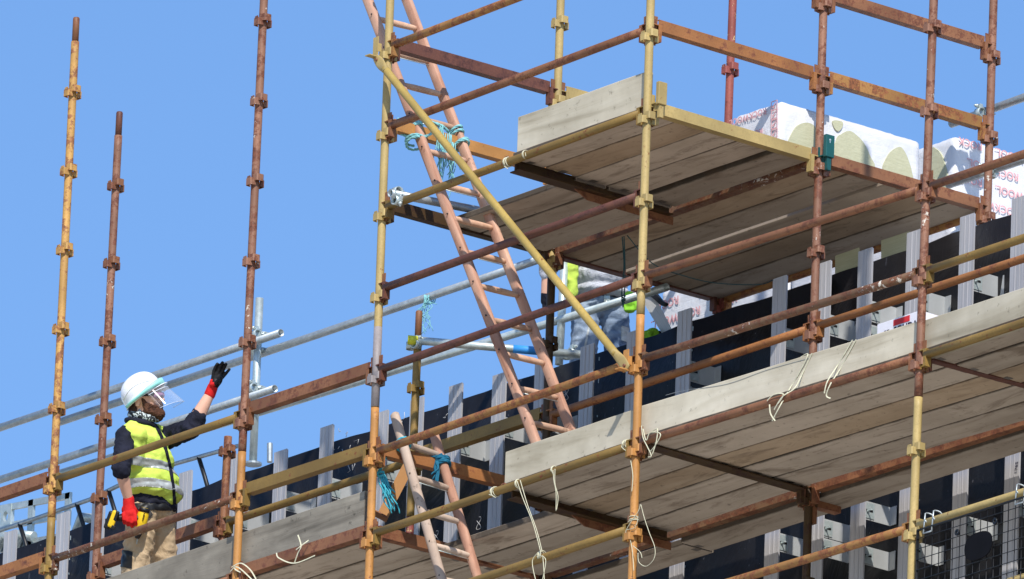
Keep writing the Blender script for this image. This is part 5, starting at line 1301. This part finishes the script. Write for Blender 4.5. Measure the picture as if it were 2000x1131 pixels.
# trousers
b = MB()
b.ball(J(296, 998, 0), (.128, .160, .085), 22, 14, rotB)
for hp, kn, an in ((hipR, knR, anR), (hipL, knL, anL)):
    b.capsule(hp, hp.lerp(kn, 0.5), 0.094, 0.090); b.capsule(hp.lerp(kn, 0.5), kn, 0.090, 0.078); b.capsule(kn, an+Vector((0, 0, 0.02)), 0.078, 0.066)
tr = rel(remeshed('trousers', b, M['khaki'], root1, 0.009, 3, crease=folds(0.009, (11, 11, 20), 9.0)))
for nm, poly, mt_, off in (('knee_pad_pocket', [(235, 1074), (259, 1078), (258, 1111), (236, 1107)], M['black'], 0.006), ('belt', [(225, 984), (348, 984), (348, 997), (225, 995)], M['black'], 0.008), ('hip_pocket', [(240, 996), (292, 994), (298, 1004), (284, 1020), (242, 1024)], cloth('charcoal_pocket', (70, 68, 66)), 0.005)):
    o = clip_strip(tr, [edge_planes(poly)], mt_, nm, root1, off)
    if o: rel(o)
# boots
for an in (anR, anL):
    b = MB(); b.capsule(an, an+Vector((0, 0, -0.03)), 0.055, 0.052); b.capsule(an+Vector((0, 0, -0.042)), an+Bf*0.16+Vector((0, 0, -0.046)), 0.042, 0.038); b.capsule(an+Vector((0, 0, -0.05))+Bf*-0.02, an+Bf*0.10+Vector((0, 0, -0.035)), 0.034, 0.045)
    rel(remeshed('boot', b, M['black'], root1, 0.008, 2))
# right glove gripping the drill
dh0, dh1 = J(232, 1012, -.25), J(268, 1013, -.25)       # handle axis
hx = (dh1-dh0).normalized()
b = MB()
pc = J(252, 996, -.255)
b.capsule(wrR, pc, 0.034, 0.038); b.ball(pc, (.046, .030, .040), 16, 12, Matrix((hx, CF, CU)).transposed())
b.ball(J(254, 1003, -.275), (.042, .024, .030), 14, 10, Matrix((hx, CF, CU)).transposed())
knk = [(241, 1004), (248, 1006), (256, 1008), (263.5, 1006)]
for k, (x, y) in enumerate(knk):
    ln = (0.9, 1.0, 1.05, 0.95)[k]
    finger(b, [J(x, y, -.285), J(x+1, y+12*ln, -.292), J(x+2, y+19*ln, -.270), J(x+2.5, y+17*ln, -.242)], 0.0125, 0.0105)
finger(b, [J(262, 993, -.24), J(268, 1002, -.22), J(269, 1013, -.218)], 0.0135, 0.0115)
rel(remeshed('red_glove', b, M['redglove'], root1, 0.0042, 1))
# raised glove: black palm and fingers, red cuff
b = MB(); pl = J(422, 745, -.025); hd = (J(431, 722, -.025)-wrL).normalized(); hp2 = hd.cross(CF).normalized()
rt = Matrix((hp2, CF, hd)).transposed()
b.ball(J(423, 742, -.025), (.036, .019, .045), 16, 12, rt); b.capsule(J(416, 757, -.022), J(421, 748, -.025), 0.026, 0.030)
fing = [[(416, 737, -.03), (418, 724, -.032), (422, 715, -.04), (424.5, 711, -.05)], [(423, 733, -.028), (429, 719, -.03), (433, 711, -.045), (434.5, 708.5, -.055)],
        [(429, 734, -.02), (436, 722, -.018), (440, 714, -.03), (441.5, 711.5, -.042)], [(433, 739, -.012), (440, 731, -.008), (445, 725, -.014), (448, 721.5, -.022)]]
for k, f_ in enumerate(fing): finger(b, [J(*p) for p in f_], (0.0122, 0.0128, 0.0122, 0.0108)[k], (0.0098, 0.0102, 0.0098, 0.0088)[k])
finger(b, [J(415, 753, -.045), J(421, 749, -.066), J(427, 743, -.070)], 0.0145, 0.0108)
rel(remeshed('black_palm_glove', b, M['blackglove'], root1, 0.0038, 1))
b = MB(); b.capsule(wrL.lerp(pl, -0.02), J(415, 757, -.021), 0.0345, 0.033); b.capsule(J(413, 757, -.028), J(413.5, 744, -.034), 0.022, 0.012); b.capsule(J(414, 752, -.05), J(419, 750, -.062), 0.014, 0.0135)
rel(remeshed('red_glove_cuff', b, M['redglove'], root1, 0.0045, 1))

# cordless drill held nose down
dr = empty('cordless_drill', 'yellow and black cordless drill held nose down in the red glove', 'drill', None, Matrix.Translation(dh0)); OD = dh0.copy()
dm = Matrix((hx, hx.cross(CU).normalized()*-1, CU)).transposed()
M['yell'] = plain('yellow_tool_plastic', (236, 196, 36), 0.4, var=0.06)
def dbox(name, cx, cy, d, sx, sy, sz, mat, rotz=0.0, bev=0.006):
    mt = Matrix.Translation(J(cx, cy, d)-OD) @ (dm.to_4x4() @ Matrix.Rotation(rotz, 4, 'Y')); q = MB(); q.box((0, 0, 0), (sx, sy, sz), mt); return obj(name, q, mat, dr, bev)
dbox('battery', 214, 1016, -.25, 0.040, 0.078, 0.112, M['black'], 0.35, 0.01); dbox('battery_side', 221, 1014, -.26, 0.038, 0.082, 0.106, M['yell'], 0.35, 0.01)
dbox('battery_latch', 227, 1008, -.26, 0.024, 0.084, 0.062, M['black'], 0.35, 0.006); dbox('battery_label', 221, 1030, -.27, 0.022, 0.070, 0.022, M['black'], 0.35, 0.003)
q = MB(); q.capsule(dh0-OD, dh1-OD, 0.021, 0.020, 16); obj('handle', q, M['black'], dr)
a, b2, c_ = J(281, 1000, -.24)-OD, J(272, 1034, -.24)-OD, J(269.5, 1044, -.24)-OD
q = MB(); q.path([a.lerp(b2, t) for t in (-.24, 0, .12, .5, .85, 1.0)], [0.020, 0.030, 0.034, 0.036, 0.034, 0.028], 18); mo = obj('motor_housing', q, M['yell'], dr)
q = MB(); q.path([a.lerp(b2, t) for t in (-.20, -.24, 0.0)], [0.020, 0.032, 0.0335], 18); obj('rear_cap', q, M['black'], mo)
q = MB()
for k in range(5): q.box(a.lerp(b2, 0.1+0.09*k)-CF*0.0345+CR*0.004, (0.02, 0.004, 0.004))
obj('vents', q, M['black'], mo)
q = MB(); q.path([b2, c_, c_.lerp(b2, -0.8)], [0.026, 0.022, 0.014], 16); obj('chuck', q, M['black'], dr)
q = MB(); q.path([c_, J(267, 1063, -.24)-OD], 0.0035, 8); obj('drill_bit', q, M['galvpale'], dr)

# ===== worker in jeans behind the wall, head hidden by the upper platform
D2 = (onY(1170, 600, 2.42)-CAM).dot(CF)
K2 = lambda x, y, d=0.0: onD(x, y, D2+d)
hp = K2(1172, 596); R2 = Vector((hp.x, hp.y, 1.2))
root2 = empty('person', 'worker in faded jeans and pale grey shirt, head hidden behind the upper platform', 'person', None, Matrix.Translation(R2))
hR, hL = K2(1145, 604, -.02), K2(1199, 603, .02)
kR, kL = K2(1140, 706, -.05), K2(1208, 706, .0)
ft = [Vector((kR.x-0.02, kR.y+0.04, 1.29)), Vector((kL.x+0.02, kL.y+0.04, 1.29))]
B2s = (hL-hR); B2s.z = 0; B2s.normalize(); B2f = B2s.cross(Zv); rot2 = Matrix((B2f, B2s, Zv)).transposed()
chest = K2(1180, 500, -.05)
s2R, s2L = K2(1118, 470, -.05), K2(1232, 478, 0.0)
e2R, w2R = K2(1072, 520, -.10), K2(1066, 575, -.12)
e2L, w2L = K2(1262, 545, -.05), K2(1234, 583, -.14)
b = MB()
hd2 = K2(1178, 395, -.08)
b.ball(hd2, (.09, .075, .115), 18, 12, rot2); b.capsule(hd2, K2(1178, 450, -.04), .055, .06); b.ball(hd2+B2f*0.09+Zv*-0.02, 0.016)
b.capsule(K2(1178, 450, -.04), hp, .08, .075); b.capsule(s2R, s2L, .05, .05)
for a, e, w_ in ((s2R, e2R, w2R), (s2L, e2L, w2L)): b.capsule(a, e, .047, .042); b.capsule(e, w_, .042, .03)
for hh, kk, ff in ((hR, kR, ft[0]), (hL, kL, ft[1])): b.capsule(hh, kk, .08, .055); b.capsule(kk, ff, .055, .04); b.capsule(ff, ff+B2f*.14-Zv*.04, .04, .035)
rel(remeshed('body', b, M['skin'], root2, 0.008, 3), R2)
b = MB()
b.ball(K2(1172, 592), (.120, .155, .08), 20, 14, rot2); b.ball(K2(1172, 602), (.085, .12, .05), 20, 14, rot2)
for hh, kk, ff in ((hR, kR, ft[0]), (hL, kL, ft[1])): b.capsule(hh, hh.lerp(kk, .5), .089, .084); b.capsule(hh.lerp(kk, .5), kk, .084, .08); b.capsule(kk, ff, .084, .072)
jn = rel(remeshed('jeans', b, M['denim'], root2, 0.008, 2, crease=folds(0.0055, (10, 10, 30), 2.0)), R2)
o = clip_strip(jn, [[(K2(1172, 583)+Zv*0.016, Zv), (K2(1172, 583)-Zv*0.016, -Zv)]], M['black'], 'belt', root2, 0.006, False)
if o: rel(o, R2)
o = clip_strip(jn, [edge_planes([(1180, 578), (1190, 578), (1190, 588), (1180, 588)])], M['galvpale'], 'belt_buckle', root2, 0.012)
if o: rel(o, R2)
for poly in ([(1214, 636), (1228, 640), (1227, 668), (1213, 664)], [(1148, 640), (1152, 640), (1140, 700), (1136, 700)]):
    o = clip_strip(jn, [edge_planes(poly)], cloth('denim_pocket', (196, 200, 200)), 'jeans_pocket', root2, 0.004)
    if o: rel(o, R2)
b = MB()
for (x, y, rf, rs, ru) in ((1178, 462, .10, .17, .08), (1180, 500, .13, .175, .12), (1178, 540, .145, .17, .11), (1174, 572, .150, .172, .045)): b.ball(K2(x, y, -.02), (rf, rs, ru), 20, 14, rot2)
for a, e, w_ in ((s2R, e2R, w2R), (s2L, e2L, w2L)): b.ball(a, .075); b.capsule(a, e, .072, .060); b.capsule(e, e.lerp(w_, .25), .058, .05)
rel(remeshed('shirt', b, M['greyshirt'], root2, 0.009, 2, crease=folds(0.007, (7, 7, 9), 4.0)), R2)
b = MB()
b.capsule(K2(1117, 470, -.17), K2(1117, 572, -.19), .038, .036); b.capsule(K2(1112, 470, -.15), K2(1110, 560, -.16), .035, .03)
rel(remeshed('hi_vis_vest', b, M['neon'], root2, 0.007, 2, crease=folds(0.006, (12, 12, 16), 1.0)), R2)
b = MB(); b.capsule(w2R, K2(1067, 588, -.12), .030, .034)
for k in range(4): finger(b, [K2(1062+k*3.4, 590, -.13), K2(1062+k*3.5, 602, -.14), K2(1064+k*3, 609-abs(k-1.5)*2, -.12)], .011, .009)
finger(b, [K2(1074, 584, -.12), K2(1077, 592, -.13), K2(1076, 600, -.13)], .012, .010)
rel(remeshed('navy_glove', b, M['navy'], root2, 0.005, 1), R2)
b = MB(); b.capsule(w2L, K2(1229, 580, -.16), .034, .036); b.ball(K2(1230, 589, -.17), (.032, .036, .045), 14, 10)
for k in range(4): finger(b, [K2(1221+k*5.0, 596, -.18), K2(1222+k*4.8, 605, -.20), K2(1224+k*4.2, 610-abs(k-1.5)*1.5, -.17)], .012, .010)
finger(b, [K2(1240, 588, -.18), K2(1243, 597, -.20), K2(1240, 604, -.20)], .013, .011)
M['greenglove'] = cloth('neon_green_glove', (136, 192, 56), (118, 176, 44), 20, 0.4, 0.005)
rel(remeshed('green_glove', b, M['greenglove'], root2, 0.005, 1), R2)
for ff in ft:
    b = MB(); b.capsule(ff, ff-Zv*.03, .055, .05); b.capsule(ff-Zv*.045, ff+B2f*.16-Zv*.05, .042, .038); rel(remeshed('boot', b, M['black'], root2, 0.009, 2), R2)

# ===== insulation saw and the hand of someone crouching behind the wall
YS = 2.16; SY = -1
A = onY(1262, 577, YS); B = onY(1306, 655, YS+0.02)
sw = empty('hand_saw', 'silver bladed hand saw with black and yellow handle, above the wall beside the printed pack', 'saw', None, frame(A, B, up=Vector((0, -1, 0.2)))); L = (B-A).length+0.05
q = MB(); q.prism([(0, -0.04), (L, -0.030), (L, 0.034), (0.03, 0.050), (0, 0.03)], -0.0008, 0.0008); obj('blade', q, galv('polished_blade', (176, 176, 176), (196, 196, 194), 0.5, 0.2, (2, 30, 30), 4), sw)
q = MB()
n = int(L/0.008)
q.add([(0.03+k*0.008+(0.004 if s_ == 1 else 0)+(0.008 if s_ == 2 else 0), 0.046-0.016*k/n+(0.006 if s_ == 1 else 0), 0) for k in range(n-3) for s_ in range(3)], [(3*k, 3*k+1, 3*k+2) for k in range(n-3)]); obj('teeth', q, M['galvpale'], sw)
q = MB(); q.prism(smoothpoly([(-0.03, -SY*0.03), (0.0, -SY*0.015), (0.02, -SY*0.06), (0.13, -SY*0.080), (0.17, -SY*0.098), (0.16, -SY*0.062), (0.05, -SY*0.030), (0.0, -SY*0.0), (-0.04, SY*0.01)], 4), -0.014, 0.014); hn = obj('handle', q, M['black'], sw, 0.003)
q = MB(); q.prism(smoothpoly([(0.0, -SY*0.035), (0.03, -SY*0.045), (0.035, -SY*0.03), (0.005, -SY*0.015)], 4), -0.016, 0.016); obj('grip_inlay', q, M['yell'], hn)
gR = onY(1275, 652, 2.12)
gr = empty('person', 'crouching worker behind the wall, of whom only a green gloved hand and dark sleeve show', 'person', None, Matrix.Translation(Vector((gR.x-0.15, gR.y+0.35, 1.2))))
RG = gr.matrix_world.translation.copy()
b = MB(); q0 = onY(1274, 652, 2.13)
b.ball(q0, (.050, .034, .036), 16, 12)
for k in range(4): finger(b, [q0+Vector((-.035+.023*k, -.02, .012)), q0+Vector((-.034+.024*k, -.055, -.012)), q0+Vector((-.032+.023*k, -.045, -.04))], .0125, .010)
finger(b, [q0+Vector((-.05, 0, 0)), q0+Vector((-.07, -.03, -.005)), q0+Vector((-.06, -.05, -.02))], .013, .011)
rel(remeshed('green_glove', b, M['greenglove'], gr, 0.005, 1), RG)
# the rest of this worker, low behind the parapet
e3 = onY(1268, 700, 2.30); s3 = Vector((gR.x-0.16, gR.y+0.36, 1.56)); pel = Vector((gR.x-0.30, gR.y+0.42, 1.36))
b = MB(); b.capsule(q0+Vector((0, .05, -.01)), q0+Vector((-.02, .22, -.10)), .032, .042); b.capsule(q0+Vector((-.02, .22, -.10)), s3, .046, .052); b.capsule(s3, pel, .12, .12)
b.ball(s3+Vector((0.02, -.02, .14)) - Vector((0, 0, .10)), (.085, .075, .10), 14, 10)
b.capsule(pel, pel+Vector((.30, -.18, .03)), .08, .06); b.capsule(pel+Vector((.30, -.18, .03)), pel+Vector((.22, -.05, -.12)), .055, .045)
rel(remeshed('body', b, M['skin'], gr, 0.009, 2), RG)
b = MB(); b.capsule(q0+Vector((-.004, .05, -.01)), q0+Vector((-.02, .22, -.10)), .040, .052); b.capsule(q0+Vector((-.02, .22, -.10)), s3, .055, .065); b.capsule(s3, pel, .135, .14)
rel(remeshed('dark_sleeve', b, M['navy'], gr, 0.008, 2, crease=folds(0.005)), RG)
